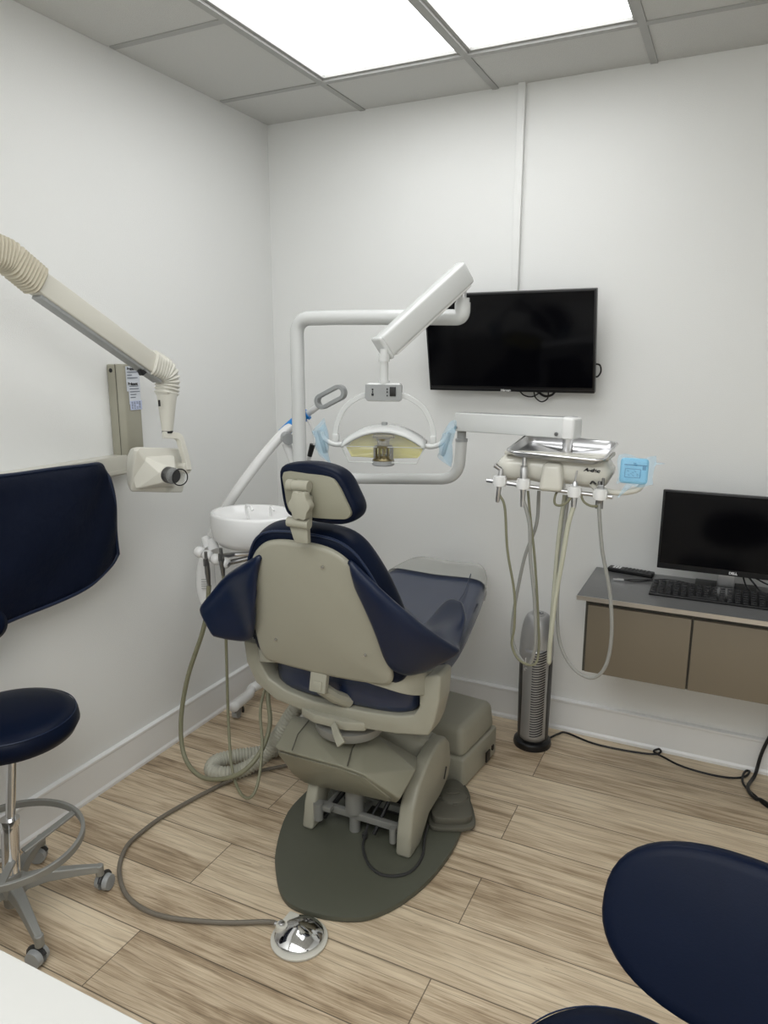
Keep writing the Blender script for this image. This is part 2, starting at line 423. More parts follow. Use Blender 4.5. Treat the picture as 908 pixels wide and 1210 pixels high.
# ------------------------------------------------------------------ dental chair
ch = thing('dental_chair', (1.04, -1.15, 0), 'navy and tan dental patient chair seen from behind, standing on olive floor plate', 'dental chair')
po = [(0.714, -0.710, 0.000), (0.745, -0.914, 0.000), (0.755, -1.108, -0.000), (0.833, -1.300, 0.000), (0.907, -1.406, 0.000), (0.975, -1.474, 0.000), (1.041, -1.498, 0.000), (1.140, -1.488, 0.000), (1.226, -1.457, 0.000), (1.276, -1.414, -0.000), (1.324, -1.333, 0.000), (1.364, -1.202, -0.000), (1.380, -1.034, 0.000), (1.366, -0.882, -0.000), (1.332, -0.710, 0.000), (1.219, -0.604, 0.000), (0.984, -0.542, 0.000), (0.790, -0.560, 0.000)]
out = catmull(po, 4, True)
obj('base_plate', B().prism([(p.x, p.y, .001) for p in out], (0, 0, .020), bev=.004), 'plate', ch, smooth=40)
# right and left lift arms (arched side plates)
def yz(pts, x, w, **k): return B().prism([(x-w/2, p[0], p[1]) for p in pts], (w, 0, 0), **k)
arch = [(-1.155, .022), (-1.150, .10), (-1.125, .19), (-1.075, .255), (-1.00, .298), (-.90, .322), (-.83, .315), (-.785, .27), (-.77, .19), (-.79, .13), (-.87, .10), (-.98, .09), (-1.06, .022)]
obj('lift_arm', yz(arch, 1.245, .055, bev=.012, seg=3), 'tan2', ch, smooth=45)
arch2 = [(-1.165, .022), (-1.145, .12), (-1.10, .21), (-.98, .25), (-.90, .20), (-1.02, .12), (-1.095, .022)]
obj('lift_arm', yz(arch2, .875, .045, bev=.010, seg=3), 'tan2', ch, smooth=45)
# rear housing block with rounded shoulder
obj('lift_housing', B().hull([(.92, -.99, .40), (1.245, -.92, .325), (.92, -.78, .40), (1.255, -.76, .26), (.92, -.82, .13), (1.26, -.80, .09), (.92, -.93, .16), (1.24, -.93, .13)], bev=.02), 'tan2', ch, smooth=50)
# hood
rl, rr = (0.773, -1.090, 0.404), (1.066, -1.050, 0.401)
fl, fm, fr = (0.783, -1.220, 0.346), (1.073, -1.270, 0.383), (1.148, -1.260, 0.370)
bR, cR, tR = (1.256, -1.200, 0.275), (1.269, -1.100, 0.326), (1.137, -1.000, 0.335)
obj('lift_cover', B().hull([rl, rr, fl, fm, fr, bR, cR, tR, (.80, -1.0, .36), (1.22, -.98, .30), (1.231, -1.180, 0.237)], bev=.006), 'tan', ch, smooth=25)
obj('lower_cover', B().hull([(0.786, -1.220, 0.337), (1.076, -1.275, 0.377), (1.154, -1.260, 0.360), (1.242, -1.190, 0.246), (0.846, -1.130, 0.175), (1.161, -1.150, 0.217), (0.813, -1.160, 0.220), (.84, -1.05, .24), (1.18, -1.04, .20)], bev=.010), 'tan', ch, smooth=50)
multi('cover_seam', B().tube([(0.878, -1.250, 0.379), (0.858, -1.184, 0.398), (0.855, -1.106, 0.412)], .0024, 6).tube([(1.100, -1.268, 0.389), (1.066, -1.175, 0.391), (1.054, -1.078, 0.399)], .0024, 6), 'rubber', ch)
# ram and cross frame
rm = B().cyl((1.03, -1.09, .02), (1.03, -1.09, .10), .020).cyl((1.03, -1.09, .10), (1.03, -1.09, .20), .034)
obj('lift_ram', rm, 'alu', ch)
fr_ = B().box((1.05, -1.10, .090), (.32, .020, .026), bev=.003).box((1.05, -1.00, .090), (.32, .020, .026), bev=.003)
for x in (.92, 1.05, 1.20): fr_.box((x, -1.05, .085), (.018, .11, .02), bev=.003)
fr_.cyl((.905, -1.135, .055), (.905, -1.135, .12), .018).cyl((1.20, -1.135, .055), (1.20, -1.135, .11), .012).box((.925, -1.12, .10), (.06, .03, .02), bev=.004)
obj('base_frame', fr_, 'alu', ch)
obj('arm_slot', B().box((1.2735, -.835, .17), (.004, .045, .008), rot=(R(62), 0, 0)), 'black', ch)
obj('base_core', B().box((1.06, -.88, .09), (.30, .16, .13), bev=.01), 'dkgrey', ch)
multi('support_rod', B().cyl((.90, -1.09, .03), (1.00, -1.02, .19), .009).cyl((1.12, -1.12, .05), (1.16, -1.03, .19), .008), 'black', ch)
# swivel disc and pivot plate
obj('swivel_disc', B().lathe([(0, 0), (.115, 0), (.12, .012), (.12, .03), (.10, .04), (0, .04)], (1.02, -1.10, .425)), 'alu', ch)
pv = [(0.925, -1.200, 0.525), (0.883, -1.120, 0.501), (0.893, -1.050, 0.491), (1.013, -1.050, 0.498), (1.080, -1.140, 0.523), (1.108, -1.200, 0.512), (1.038, -1.215, 0.512)]
zt = .482
obj('pivot_plate', B().prism([(p[0], p[1], zt) for p in ((.885, -1.20), (.885, -1.10), (.93, -1.02), (1.10, -1.02), (1.13, -1.10), (1.13, -1.20), (1.07, -1.225), (.95, -1.225))], (0, 0, .032), bev=.006), 'tan2', ch, smooth=40)
lv = B().tube([(1.030, -1.235, 0.505), (1.060, -1.265, 0.488), (1.086, -1.280, 0.466)], lambda t: .8+.35*t, section=[(-.014, -.005), (.014, -.005), (.014, .005), (-.014, .005)], up=(0, -1, .3))
obj('release_lever', lv, 'tan2', ch, bev=.003, label='small pale tan release lever')
# cradle
cr_out = [(.655, .712), (.663, .635), (.700, .565), (.78, .518), (.93, .495), (1.13, .490), (1.24, .500), (1.350, .520), (1.368, .565), (1.384, .64), (1.388, .722), (1.375, .730), (1.318, .710), (1.318, .610), (1.30, .580), (1.24, .562), (1.13, .552), (.93, .545), (.82, .562), (.755, .592), (.722, .640), (.715, .712)]
obj('seat_cradle', B().prism([(x, -1.20, z) for x, z in cr_out], (0, .10, 0), bev=.014, seg=3), 'tan2', ch, smooth=50)
# backrest straps
obj('back_bracket', B().tube(rounded([(1.17, -1.275, .735), (1.29, -1.262, .715), (1.335, -1.20, .69), (1.34, -1.12, .68)], .05), 1, section=[(-.006, -.036), (.006, -.036), (.006, .036), (-.006, .036)], up=(0, 0, 1)), 'tan2', ch, bev=.003)
obj('back_bracket', B().tube(rounded([(.87, -1.275, .735), (.77, -1.262, .715), (.725, -1.20, .69), (.72, -1.12, .68)], .05), 1, section=[(-.006, -.032), (.006, -.032), (.006, .032), (-.006, .032)], up=(0, 0, 1)), 'tan2', ch, bev=.003)
# seat cushion: cross-sections along y
def seat_rows(y0, y1, n, grow=0):
    rows = []
    for i in range(n+1):
        y = y0+(y1-y0)*i/n
        u = max(0, (y+1.15)/1.03)
        top = .700+.092*u**1.3
        th = .150-.015*u
        hw = .278 if u < .35 else .278-.085*((u-.35)/.65)**1.2
        if u < .12: hw -= .015*(1-u/.12)
        e = 0
        if u > .80: q = (u-.80)/.20; hw -= .045*q**2.2
        if u > .93: q = (u-.93)/.11; top -= .045*q*q
        hw += grow; top += grow
        ring = []
        for k in range(36):
            a = 2*PI*k/36; c, s_ = math.cos(a), math.sin(a)
            px = math.copysign(abs(c)**.45, c)*hw; pz = math.copysign(abs(s_)**.55, s_)*(th/2+grow)
            dip = -.018*math.cos(min(1, abs(px)/hw)*PI/2) if s_ > 0 else 0
            ring.append((1.035-.022*u+px, y, top-th/2+pz+dip))
        rows.append(ring)
    return rows
def loft(rows, cap0=.7, cap1=.7):
    b = B()
    def shrunk(r, f, dy): 
        c = sum((Vector(p) for p in r), Vector())/len(r)
        return [tuple(c+(Vector(p)-c)*f+Vector((0, dy, 0))) for p in r]
    rs = [shrunk(rows[0], .02, -.028), shrunk(rows[0], .6, -.026), shrunk(rows[0], .9, -.014)]+rows+[shrunk(rows[-1], .93, .018), shrunk(rows[-1], .7, .034), shrunk(rows[-1], .02, .038)]
    b.grid(rs, True); return b
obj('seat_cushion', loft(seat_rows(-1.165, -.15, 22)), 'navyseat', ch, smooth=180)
# lower pan of seat, wrapping dark side
sk = B()
rows = []
for i in range(9):
    t = i/8; y = -1.10+.62*t; hw = .272-.045*t; zt_ = .655+.06*t; zb = .535+.10*t
    rows.append([(1.035-hw, y, zt_), (1.035-hw*.97, y, (zt_+zb)/2), (1.035-hw*.8, y, zb), (1.035, y, zb-.01), (1.035+hw*.8, y, zb), (1.035+hw*.97, y, (zt_+zb)/2), (1.035+hw, y, zt_)])
sk.grid(rows)
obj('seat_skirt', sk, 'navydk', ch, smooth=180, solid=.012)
obj('foot_cover', B().grid([[p for k, p in enumerate(r) if k <= 19 or k >= 35] for r in seat_rows(-.33, -.115, 7, .006)][:]), 'clearfoot', ch, smooth=180, label='translucent grey plastic cover on the foot end')
sm_ = B()
for x in (1.255,):
    sm_.tube([(1.235, -.98, .712), (1.232, -.75, .730), (1.212, -.5, .757), (1.17, -.30, .776)], .0022, 6)
obj('seat_seam', sm_, 'piping', ch)
# backrest
nrm = Vector((0, 1, .311)).normalized()           # points forward out of the backrest
def on_back(x, z, d=0): return Vector((x, -1.29-.311*(z-.72), z))+nrm*d
half = [(.0, 1.156), (.055, 1.155), (.108, 1.144), (.150, 1.118), (.182, 1.078), (.212, 1.02), (.230, .93), (.238, .84), (.240, .76), (.236, .725), (.215, .702), (.15, .695), (.07, .690), (0, .688)]
so = [(1.03+x, z) for x, z in half]+[(1.03-x, z) for x, z in half[-2:0:-1]]
def shear(x, z): return x
sring = catmull([on_back(x, z) for x, z in so], 3, True)
obj('backrest_shell', B().pad(sring, nrm, .030, rows=6, dome=.012), 'tan2', ch, smooth=180)
sc = B()
for p in ((0.877, -1.325, 0.804), (1.196, -1.325, 0.812), (1.107, -1.435, 1.096)):
    q = Vector((p[0], -1.29-.311*(p[2]-.72), p[2]))-nrm*.008
    sc.cyl(q, q-nrm*.006, .0042, .0035, 14)
shell = [o for o in col.objects if o.name == 'backrest_shell'][0]
multi('screw', sc, 'steel', shell)
halfc = [(0, 1.182), (.06, 1.181), (.12, 1.172), (.165, 1.147), (.200, 1.10), (.238, 1.02), (.265, .93), (.276, .85), (.276, .77), (.262, .715), (.20, .69), (0, .685)]
co = [(1.035+x, z) for x, z in halfc]+[(1.035-x, z) for x, z in halfc[-2:0:-1]]
cring = catmull([on_back(x, z, .014) for x, z in co], 3, True)
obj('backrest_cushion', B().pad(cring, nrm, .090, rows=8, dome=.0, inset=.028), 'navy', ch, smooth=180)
cp_ = co[12:]+co[:10]; cp_ = [q for q in cp_ if q[1] > .76]
pr_ = catmull([on_back(1.035+(x-1.035)*.975, z-.004, .022) for x, z in cp_], 3)
obj('backrest_piping', B().tube([p-nrm*.003 for p in pr_], .004, 8), 'piping', ch)
obj('recline_link', B().box((1.005, -1.275, .668), (.060, .022, .075), rot=(R(-12), 0, 0), bev=.005).box((1.005, -1.288, .655), (.034, .010, .03), rot=(R(-12), 0, 0), bev=.003).tube([(1.01, -1.27, .64), (1.03, -1.23, .60), (1.06, -1.18, .565)], .022, 10), 'tan2', ch)
# arm slings
def sling(cols):
    n = len(cols[0]); rows = [catmull(c, 4) for c in cols]
    m = len(rows[0]); full = [catmull([r[i] for r in rows], 4) for i in range(m)]
    return B().grid(full)
right = [[(1.201, -1.395, 1.051), (1.196, -1.425, 1.122), (1.185, -1.380, 1.099), (1.225, -1.24, .98), (1.22, -1.12, .90)],
         [(1.247, -1.365, 0.909), (1.277, -1.405, 1.037), (1.264, -1.350, 1.011), (1.27, -1.14, .86), (1.235, -1.0, .80)],
         [(1.266, -1.325, 0.791), (1.350, -1.365, 0.957), (1.331, -1.280, 0.912), (1.30, -1.06, .80), (1.235, -.93, .785)],
         [(1.305, -1.285, 0.750), (1.401, -1.300, 0.887), (1.375, -1.200, 0.841), (1.33, -.98, .805), (1.262, -.815, .835)],
         [(1.344, -1.235, 0.751), (1.442, -1.205, 0.812), (1.41, -1.10, .785), (1.378, -.95, .825), (1.330, -.85, .845)]]
obj('armrest', sling(right), 'navyarm', ch, smooth=180, solid=.020, sub=1, label='right vinyl sling armrest')
left = [[(0.849, -1.380, 0.970), (0.895, -1.415, 1.097), (.87, -1.33, 1.06), (.86, -1.22, .98), (.86, -1.12, .90)],
        [(0.824, -1.360, 0.863), (0.820, -1.390, 1.057), (.79, -1.26, .95), (.82, -1.12, .86), (.845, -1.0, .80)],
        [(0.771, -1.310, 0.773), (0.719, -1.355, 0.991), (.69, -1.22, .90), (.74, -1.06, .80), (.83, -.93, .775)],
        [(0.700, -1.325, 0.766), (0.651, -1.350, 0.926), (.63, -1.20, .82), (.69, -1.0, .79), (.78, -.82, .825)],
        [(0.640, -1.340, 0.776), (0.598, -1.345, 0.867), (.60, -1.20, .78), (.64, -1.0, .80), (.72, -.86, .838)]]
obj('armrest', sling(left), 'navyarm', ch, smooth=180, solid=.020, sub=1, label='left vinyl sling armrest')
# headrest
ho = [(0.994, -1.450, 1.376), (1.049, -1.450, 1.391), (1.109, -1.450, 1.392), (1.164, -1.450, 1.380), (1.193, -1.447, 1.357), (1.214, -1.445, 1.319), (1.231, -1.443, 1.279), (1.224, -1.441, 1.250), (1.195, -1.440, 1.230), (1.154, -1.438, 1.223), (1.079, -1.438, 1.225), (1.020, -1.438, 1.232), (0.997, -1.440, 1.254), (0.988, -1.445, 1.320)]
hr = catmull(ho, 4, True)
obj('headrest_cushion', B().pad(hr, (0, 1, 0), .075, rows=8, dome=.006, inset=.016), 'navy', ch, smooth=180)
hc = sum(hr, Vector())/len(hr)
hp = [(1.010, -1.455, 1.363), (1.084, -1.455, 1.364), (1.156, -1.455, 1.360), (1.181, -1.455, 1.341), (1.202, -1.455, 1.304), (1.218, -1.452, 1.268), (1.209, -1.450, 1.252), (1.188, -1.450, 1.246), (1.105, -1.450, 1.242), (1.040, -1.450, 1.246), (1.018, -1.450, 1.263), (1.010, -1.452, 1.310)]
hpc = sum((Vector(p) for p in hp), Vector())/len(hp); hp = [hpc+(Vector(p)-hpc)*1.0 for p in hp]
obj('headrest_plate', B().prism(catmull(hp, 3, True), (0, .02, 0), bev=.003), 'tan', ch, smooth=40)
k1 = B().cyl((1.036, -1.470, 1.332), (1.103, -1.470, 1.333), .015).cyl((1.035, -1.470, 1.332), (1.052, -1.470, 1.332), .016)
k1.box((1.075, -1.463, 1.329), (.046, .03, .034), bev=.005)
obj('headrest_pivot', k1, 'tan2', ch)
kn = [(1.066, -1.500, 1.323), (1.085, -1.500, 1.320), (1.098, -1.500, 1.309), (1.121, -1.500, 1.311), (1.118, -1.500, 1.297), (1.126, -1.500, 1.282), (1.112, -1.500, 1.267), (1.115, -1.500, 1.251), (1.088, -1.500, 1.251), (1.053, -1.500, 1.247), (1.056, -1.500, 1.266), (1.043, -1.500, 1.288), (1.052, -1.500, 1.303)]
kc = Vector((1.086, -1.500, 1.283))
kn = [kc+Vector(((.031+.0030*math.cos(6*a))*math.cos(a), 0, (.039+.0034*math.cos(6*a))*math.sin(a))) for a in [2*PI*k/56 for k in range(56)]]
obj('headrest_knob', B().prism(kn, (0, .026, 0), bev=.004), 'tan2', ch, smooth=40)
sl = B().prism([(1.060, -1.475, 1.307), (1.106, -1.475, 1.306), (1.101, -1.475, 1.223), (1.036, -1.475, 1.216), (1.045, -1.475, 1.241)], (0, .02, 0), bev=.003)
sl.cyl((1.039, -1.480, 1.232), (1.107, -1.480, 1.230), .014)
sl.prism([(1.038, -1.475, 1.217), (1.096, -1.475, 1.216), (1.094, -1.470, 1.171), (1.050, -1.470, 1.171)], (0, .018, 0), bev=.003)
obj('headrest_post', sl, 'tan2', ch)

# foot switch on the plate
fs = thing('foot_switch', (1.31, -.85, .02), 'olive grey rubber foot switch with round dial at right edge of chair plate', 'foot switch')
fo = [(1.265, -0.968, 0.030), (1.223, -0.842, 0.030), (1.210, -0.739, 0.030), (1.246, -0.677, 0.030), (1.313, -0.708, 0.030), (1.400, -0.853, 0.030), (1.406, -0.915, 0.030), (1.336, -0.960, 0.030)]
fo = catmull([(p[0], p[1], .022) for p in fo], 4, True)
b = B(); b.prism([tuple(p) for p in fo], (0, 0, .016), bev=.004); cx_ = sum(fo, Vector())/len(fo)
b.prism([tuple(cx_+(p-cx_)*.86+Vector((0, 0, .014))) for p in fo], (0, 0, .028), bev=.008)
obj('switch_body', b, 'rubber', fs, smooth=40)
d = B().lathe([(0, 0), (.052, 0), (.048, .010), (.036, .016), (0, .018)], (cx_.x, cx_.y+.02, .062)); 
d.box((cx_.x, cx_.y+.02, .083), (.05, .014, .008), rot=(0, 0, .6), bev=.003)
for a in range(4): d.box((cx_.x+.05*math.cos(a*PI/2+.5), cx_.y+.02+.05*math.sin(a*PI/2+.5), .066), (.014, .02, .008), rot=(0, 0, a*PI/2+.5), bev=.002)
obj('switch_dial', d, 'rubber', fs)
obj('switch_cable', B().tube(catmull([(1.262, -.97, .035), (1.275, -1.03, .030), (1.305, -1.13, .026), (1.295, -1.215, .026), (1.235, -1.26, .026), (1.17, -1.245, .026), (1.11, -1.18, .026), (1.085, -1.12, .034), (1.08, -1.06, .07), (1.10, -1.0, .12)], 8), .005, 8).cyl((1.082, -1.115, .021), (1.082, -1.115, .04), .010), 'dkgrey', fs)

# utility box
ub = thing('utility_box', (1.18, -.50, 0), 'tan rounded utility box on the floor behind the dental chair base', 'utility box')
def rbx(x0, x1, y0, y1, z0, z1, r, tp=0): return [(x, y, z) for z, q in ((z0, 0), (z1, tp)) for x, y in ((x0+q, y0+q), (x1-q, y0+q), (x1-q, y1-q), (x0+q, y1-q))]
rotm = Matrix.Translation((1.18, -.5, 0)) @ Matrix.Rotation(R(-6), 4, 'Z') @ Matrix.Translation((-1.18, .5, 0))
b = B().hull(rbx(.98, 1.305, -.66, -.33, .005, .135, .02), bev=.012); b.bm.transform(rotm)
obj('box_base', b, 'tan2', ub, smooth=50)
b = B().hull(rbx(.985, 1.30, -.655, -.335, .13, .255, .03, .012), bev=.030, seg=5); b.bm.transform(rotm)
obj('box_lid', b, 'tan2', ub, smooth=60)
b = B().box((1.322, -.46, .06), (.006, .035, .045)).box((1.322, -.41, .075), (.006, .015, .02)); b.bm.transform(rotm)
multi('socket', b, 'black', ub)

# rheostat foot pedal
fp = thing('foot_pedal', (1.12, -1.575, 0), 'round chrome foot pedal lying on the wood floor in front of the chair plate', 'foot pedal')
c = (1.108, -1.585, 0)
b = B().lathe([(0, .002), (.083, .002), (.084, .008), (.076, .012), (0, .012)], c)
b.prism([(1.055, -1.635, .002), (1.04, -1.55, .002), (1.06, -1.51, .002), (1.12, -1.50, .002), (1.10, -1.60, .002)], (0, 0, .010), bev=.002)
b.cyl((1.055, -1.60, .01), (1.058, -1.60, .045), .020, .017).box((1.062, -1.565, .024), (.035, .06, .03), bev=.006)
obj('pedal_base', b, 'cream', fp)
obj('pedal_dome', B().lathe([(.067, .012), (.070, .018), (.072, .022), (.068, .027), (.045, .040), (.020, .050), (.005, .0535), (0, .054)], c, seg=64), 'chrome', fp, smooth=30, label='polished chrome pedal dome')
obj('pedal_connector', B().cyl((1.03, -1.592, .030), (1.058, -1.594, .030), .008).lathe([(0, 0), (.008, 0), (.010, .006), (0, .010)], (1.057, -1.60, .045)), 'steel', fp)
hp_ = [(1.045, -1.592, .030), (.996, -1.585, .018), (0.865, -1.644, 0.012), (0.686, -1.701, 0.012), (0.543, -1.688, 0.012), (0.427, -1.613, 0.012), (0.359, -1.519, 0.012), (0.344, -1.436, 0.012), (0.353, -1.295, 0.012), (0.412, -1.071, 0.012), (0.479, -0.938, 0.012), (0.573, -0.830, 0.012), (0.593, -0.784, 0.012), (.64, -.74, .012)]
obj('pedal_hose', B().tube(catmull(hp_, 8), .0075, 10), 'hosed', fp)

# ------------------------------------------------------------------ light post and dental light
dl = thing('dental_light', (.54, -.65, 0), 'overhead dental light hanging from a bent grey post over the chair', 'dental light')
post = rounded([(.54, -.65, .0), (.54, -.65, 1.832), (1.245, -.65, 1.832), (1.245, -.65, 1.905)], .085, 10)
post = [(.552, -.65, 0), (.552, -.65, 1.66)]+rounded([(.552, -.65, 1.69), (.552, -.65, 1.820), (.73, -.65, 1.820)], .10, 12)+rounded([(1.05, -.65, 1.815), (1.232, -.65, 1.810), (1.232, -.65, 1.860)], .045, 8)
obj('support_post', B().tube(post, .0275, 28).cyl((.552, -.65, 0), (.552, -.65, .012), .07).cyl((1.232, -.65, 1.855), (1.232, -.65, 1.875), .024), 'grey', dl, smooth=60)
obj('post_pin', B().cyl((1.232, -.65, 1.87), (1.232, -.65, 1.93), .013), 'steel', dl)
# spring arm: tapered bevelled box from the post top towards the viewer
A0 = Vector((1.246, -.665, 1.960)); A1 = Vector((1.075, -.940, 1.712))
ax = (A1-A0).normalized(); A1 = A1+ax*.012
up_ = Vector((0, 0, 1)); side = ax.cross(up_).normalized(); upv = side.cross(ax).normalized()
def armbox(a, b_, w, h, bev=.01):
    q = []
    for P_ in (a, b_):
        for sx, sz in ((-1, -1), (1, -1), (1, 1), (-1, 1)): q.append(P_+side*sx*w/2+upv*sz*h/2)
    return B().hull(q, bev=bev)
obj('spring_arm', armbox(A0, A1, .054, .080, .012), 'grey', dl, smooth=50)
obj('spring_arm_base', armbox(A0-upv*.034+ax*.02, A1-upv*.034-ax*.02, .045, .022, .004), 'white', dl, smooth=50)
obj('arm_end_cap', armbox(A1-ax*.006, A1+ax*.010, .058, .084, .008), 'grey', dl, smooth=50)
obj('arm_stem', B().cyl((1.082, -.965, 1.70), (1.082, -.965, 1.59), .0135).cyl((1.082, -.965, 1.60), (1.082, -.965, 1.590), .019).cyl((1.082, -.965, 1.685), (1.082, -.965, 1.66), .018), 'grey', dl)
yw = R(16)                                   # lamp faces the viewer, slightly turned
RL = Matrix.Translation((1.082, -.965, 0)) @ Matrix.Rotation(yw, 4, 'Z')
def rl_(x, y, z): return RL @ Vector((x, y, z))
b = B().box((0, 0, 1.563), (.118, .040, .060), bev=.014, seg=4); b.bm.transform(RL)
sb = obj('switch_box', b, 'grey', dl, smooth=50)
b = B().box((.032, -.022, 1.566), (.020, .006, .030), bev=.002); b.bm.transform(RL); obj('rocker_switch', b, 'black', sb)
b = B()
for z in (1.553, 1.564, 1.574): b.box((.014, -.021, z), (.004, .003, .005))
b.box((-.034, -.021, 1.572), (.005, .003, .006)).box((-.034, -.021, 1.556), (.007, .003, .007)).box((-.034, -.021, 1.564), (.003, .003, .006))
b.bm.transform(RL); multi('panel_symbol', b, 'ink', sb)
b = B().prism([(-.058, -.0205, 1.588), (.058, -.0205, 1.588), (.060, -.0205, 1.545), (.054, -.0205, 1.538), (-.054, -.0205, 1.538), (-.060, -.0205, 1.545)], (0, .002, 0)); b.bm.transform(RL)
obj('switch_panel', b, 'midgrey', sb)
DZ = .022
def halfyoke(s): return catmull([(s*.05, 0, 1.556), (s*.085, 0, 1.545), (s*.128, 0, 1.515), (s*.154, 0, 1.47), (s*.163, 0, 1.435), (s*.164, 0, 1.410)], 8)
b = B()
for s in (-1, 1): b.tube(halfyoke(s), 1, section=[(-.0085, -.005), (.0085, -.005), (.0085, .005), (-.0085, .005)], up=(0, 1, 0))
b.bm.transform(RL); multi('yoke_arm', b, 'grey', dl, bev=.002)
for s in (-1, 1):
    b = B()
    b.box((s*.162, 0, 1.412), (.020, .024, .026), bev=.004)
    b.tube(catmull([(s*.115, -.004, 1.398), (s*.135, -.006, 1.392), (s*.160, -.01, 1.390), (s*.185, -.014, 1.398), (s*.203, -.016, 1.415), (s*.208, -.016, 1.432)], 6), .0085, 10)
    b.bm.transform(RL); obj('handle_bar', b, 'grey', dl, smooth=50)
for s in (-1, 1):
    b = B().box((s*.207, -.016, 1.400), (.014, .018, .082), rot=(0, s*R(16), 0), bev=.006); b.bm.transform(RL)
    h = obj('light_handle', b, 'midgrey', dl)
    rows = []
    for i in range(9):
        t = i/8
        rows.append([(s*(.207+.022*math.cos(a)+.004*math.sin(9*t+a*2))+s*.014*(t-.4), -.016+.024*math.sin(a)+.003*math.cos(7*t+a*3), 1.345+.110*t+.022*math.sin(a+s)*(t-.5)*2) for a in [k*2*PI/14 for k in range(14)]])
    b = B().grid(rows, True); b.bm.transform(RL)
    obj('barrier_film', b, 'film', h, smooth=180, label='pale blue plastic film sleeve')
# lamp head: curved reflector seen from the front, shield below
def arcpts(r, z0, a0, a1, n, y): return [(r*math.sin(a0+(a1-a0)*k/n), y, z0+r*math.cos(a0+(a1-a0)*k/n)) for k in range(n+1)]
rows = []
for k in range(25):
    t = -1+2*k/24; x = .138*t; top = 1.448-.052*abs(t)**2.1
    rows.append([(x, .065-.03*abs(t), top-.004), (x, .035, top+.006), (x, .0, top+.004), (x, -.026, top-.006), (x, -.032, top-.014)])
b = B().grid(rows); b.bm.transform(RL); obj('lamp_shell', b, 'grey', dl, smooth=180, solid=.008)
rows = []
for k in range(25):
    t = -1+2*k/24; x = .132*t; top = 1.440-.054*abs(t)**2.1; bot = 1.340+.010*abs(t)
    rows.append([(x*(1-.16*u**2), .035+.028*math.sin(u*PI*.8)-.03*abs(t)**2-.02*u, top+(bot-top)*u) for u in (0, .2, .4, .6, .8, 1)])
b = B().grid(rows); b.bm.transform(RL); obj('reflector', b, 'yellow', dl, smooth=180, solid=.003, label='yellow tinted curved reflector')
rows = []
for k in range(17):
    t = -1+2*k/16; x = .136*t; top = 1.436-.054*abs(t)**2.1
    rows.append([(x, -.031, top), (x*.97, -.036, min(top-.002, 1.388)), (x*.84, -.030, 1.336)])
b = B().grid(rows); b.bm.transform(RL); obj('clear_shield', b, 'glassplastic', dl, smooth=30, solid=.002)
b = B().tube([(-.136, -.033, 1.384), (-.113, -.031, 1.336), (.113, -.031, 1.336), (.136, -.033, 1.384)], .0022, 6).tube([(-.134, -.036, 1.388), (.134, -.036, 1.388)], .0012, 6); b.bm.transform(RL)
obj('shield_rim', b, 'edgeplastic', dl)
b = B().lathe([(0, 0), (.033, 0), (.036, .006), (.036, .016), (.030, .022), (.030, .030)], (0, -.012, 1.328))
for k in range(14):
    a = 2*PI*k/14; b.box((.031*math.cos(a), -.012+.031*math.sin(a), 1.367), (.004, .004, .036), rot=(0, 0, a))
b.lathe([(.030, 0), (.030, .006), (.020, .008), (.020, .022), (.024, .024), (.024, .03), (0, .03)], (0, -.012, 1.384))
b.box((0, -.005, 1.420), (.070, .03, .012), bev=.003)
b.bm.transform(RL); obj('bulb_cage', b, 'brass', dl, smooth=30, label='dark brass bulb cage')
b = B().lathe([(0, 0), (.034, 0), (.037, .003), (.037, .016), (0, .016)], (0, -.012, 1.325)); b.bm.transform(RL); obj('lamp_cap', b, 'midgrey', dl)
b = B().cyl((0, .01, 1.45), (0, .01, 1.465), .010); b.bm.transform(RL); obj('lamp_nut', b, 'midgrey', dl)

# ------------------------------------------------------------------ delivery unit
du = thing('delivery_unit', (1.24, -.65, 1.2), 'cream dental instrument delivery head on a horizontal swing arm', 'delivery unit')
pipe = rounded([(.58, -.655, 1.205), (.82, -.66, 1.213), (1.238, -.665, 1.243), (1.245, -.665, 1.39)], .085, 12)
obj('swing_pipe', B().tube(pipe, .0205, 24).cyl((.552, -.65, 1.175), (.552, -.65, 1.235), .042), 'grey', du, smooth=60)
obj('arm_pivot', B().cyl((1.245, -.665, 1.375), (1.245, -.665, 1.43), .0165).cyl((1.245, -.665, 1.38), (1.245, -.665, 1.39), .022), 'midgrey', du)
a = Vector((1.236, -.665, 1.452)); b_ = Vector((1.660, -.79, 1.458))
d_ = (b_-a).normalized(); n_ = Vector((-d_.y, d_.x, 0))
q = []
for P_, h in ((a, .064), (b_, .064)):
    for s in (-1, 1):
        q += [P_+n_*s*.034+Vector((0, 0, -h/2)), P_+n_*s*.030+Vector((0, 0, h/2))]
q += [b_+d_*.02+n_*s*.025+Vector((0, 0, z)) for s in (-1, 1) for z in (-.034, .026)]
obj('swing_arm', B().hull(q, bev=.008), 'grey', du, smooth=50)
c0 = b_-d_*.02
obj('arm_end_cap', B().hull([c0+n_*s*.037+Vector((0, 0, z)) for s in (-1, 1) for z in (-.036, .036)]+[c0+d_*.038+n_*s*.030+Vector((0, 0, z)) for s in (-1, 1) for z in (-.036, .030)], bev=.008), 'white', du, smooth=50)
multi('arm_screw', B().cyl(c0-n_*.038-d_*.015+Vector((0, 0, -.020)), c0-n_*.042-d_*.015+Vector((0, 0, -.020)), .006).cyl(a-n_*.036+d_*.012+Vector((0, 0, -.02)), a-n_*.040+d_*.012+Vector((0, 0, -.02)), .005), 'dksteel', du)
obj('head_post', B().cyl((1.645, -.78, 1.44), (1.645, -.78, 1.36), .016), 'steel', du)
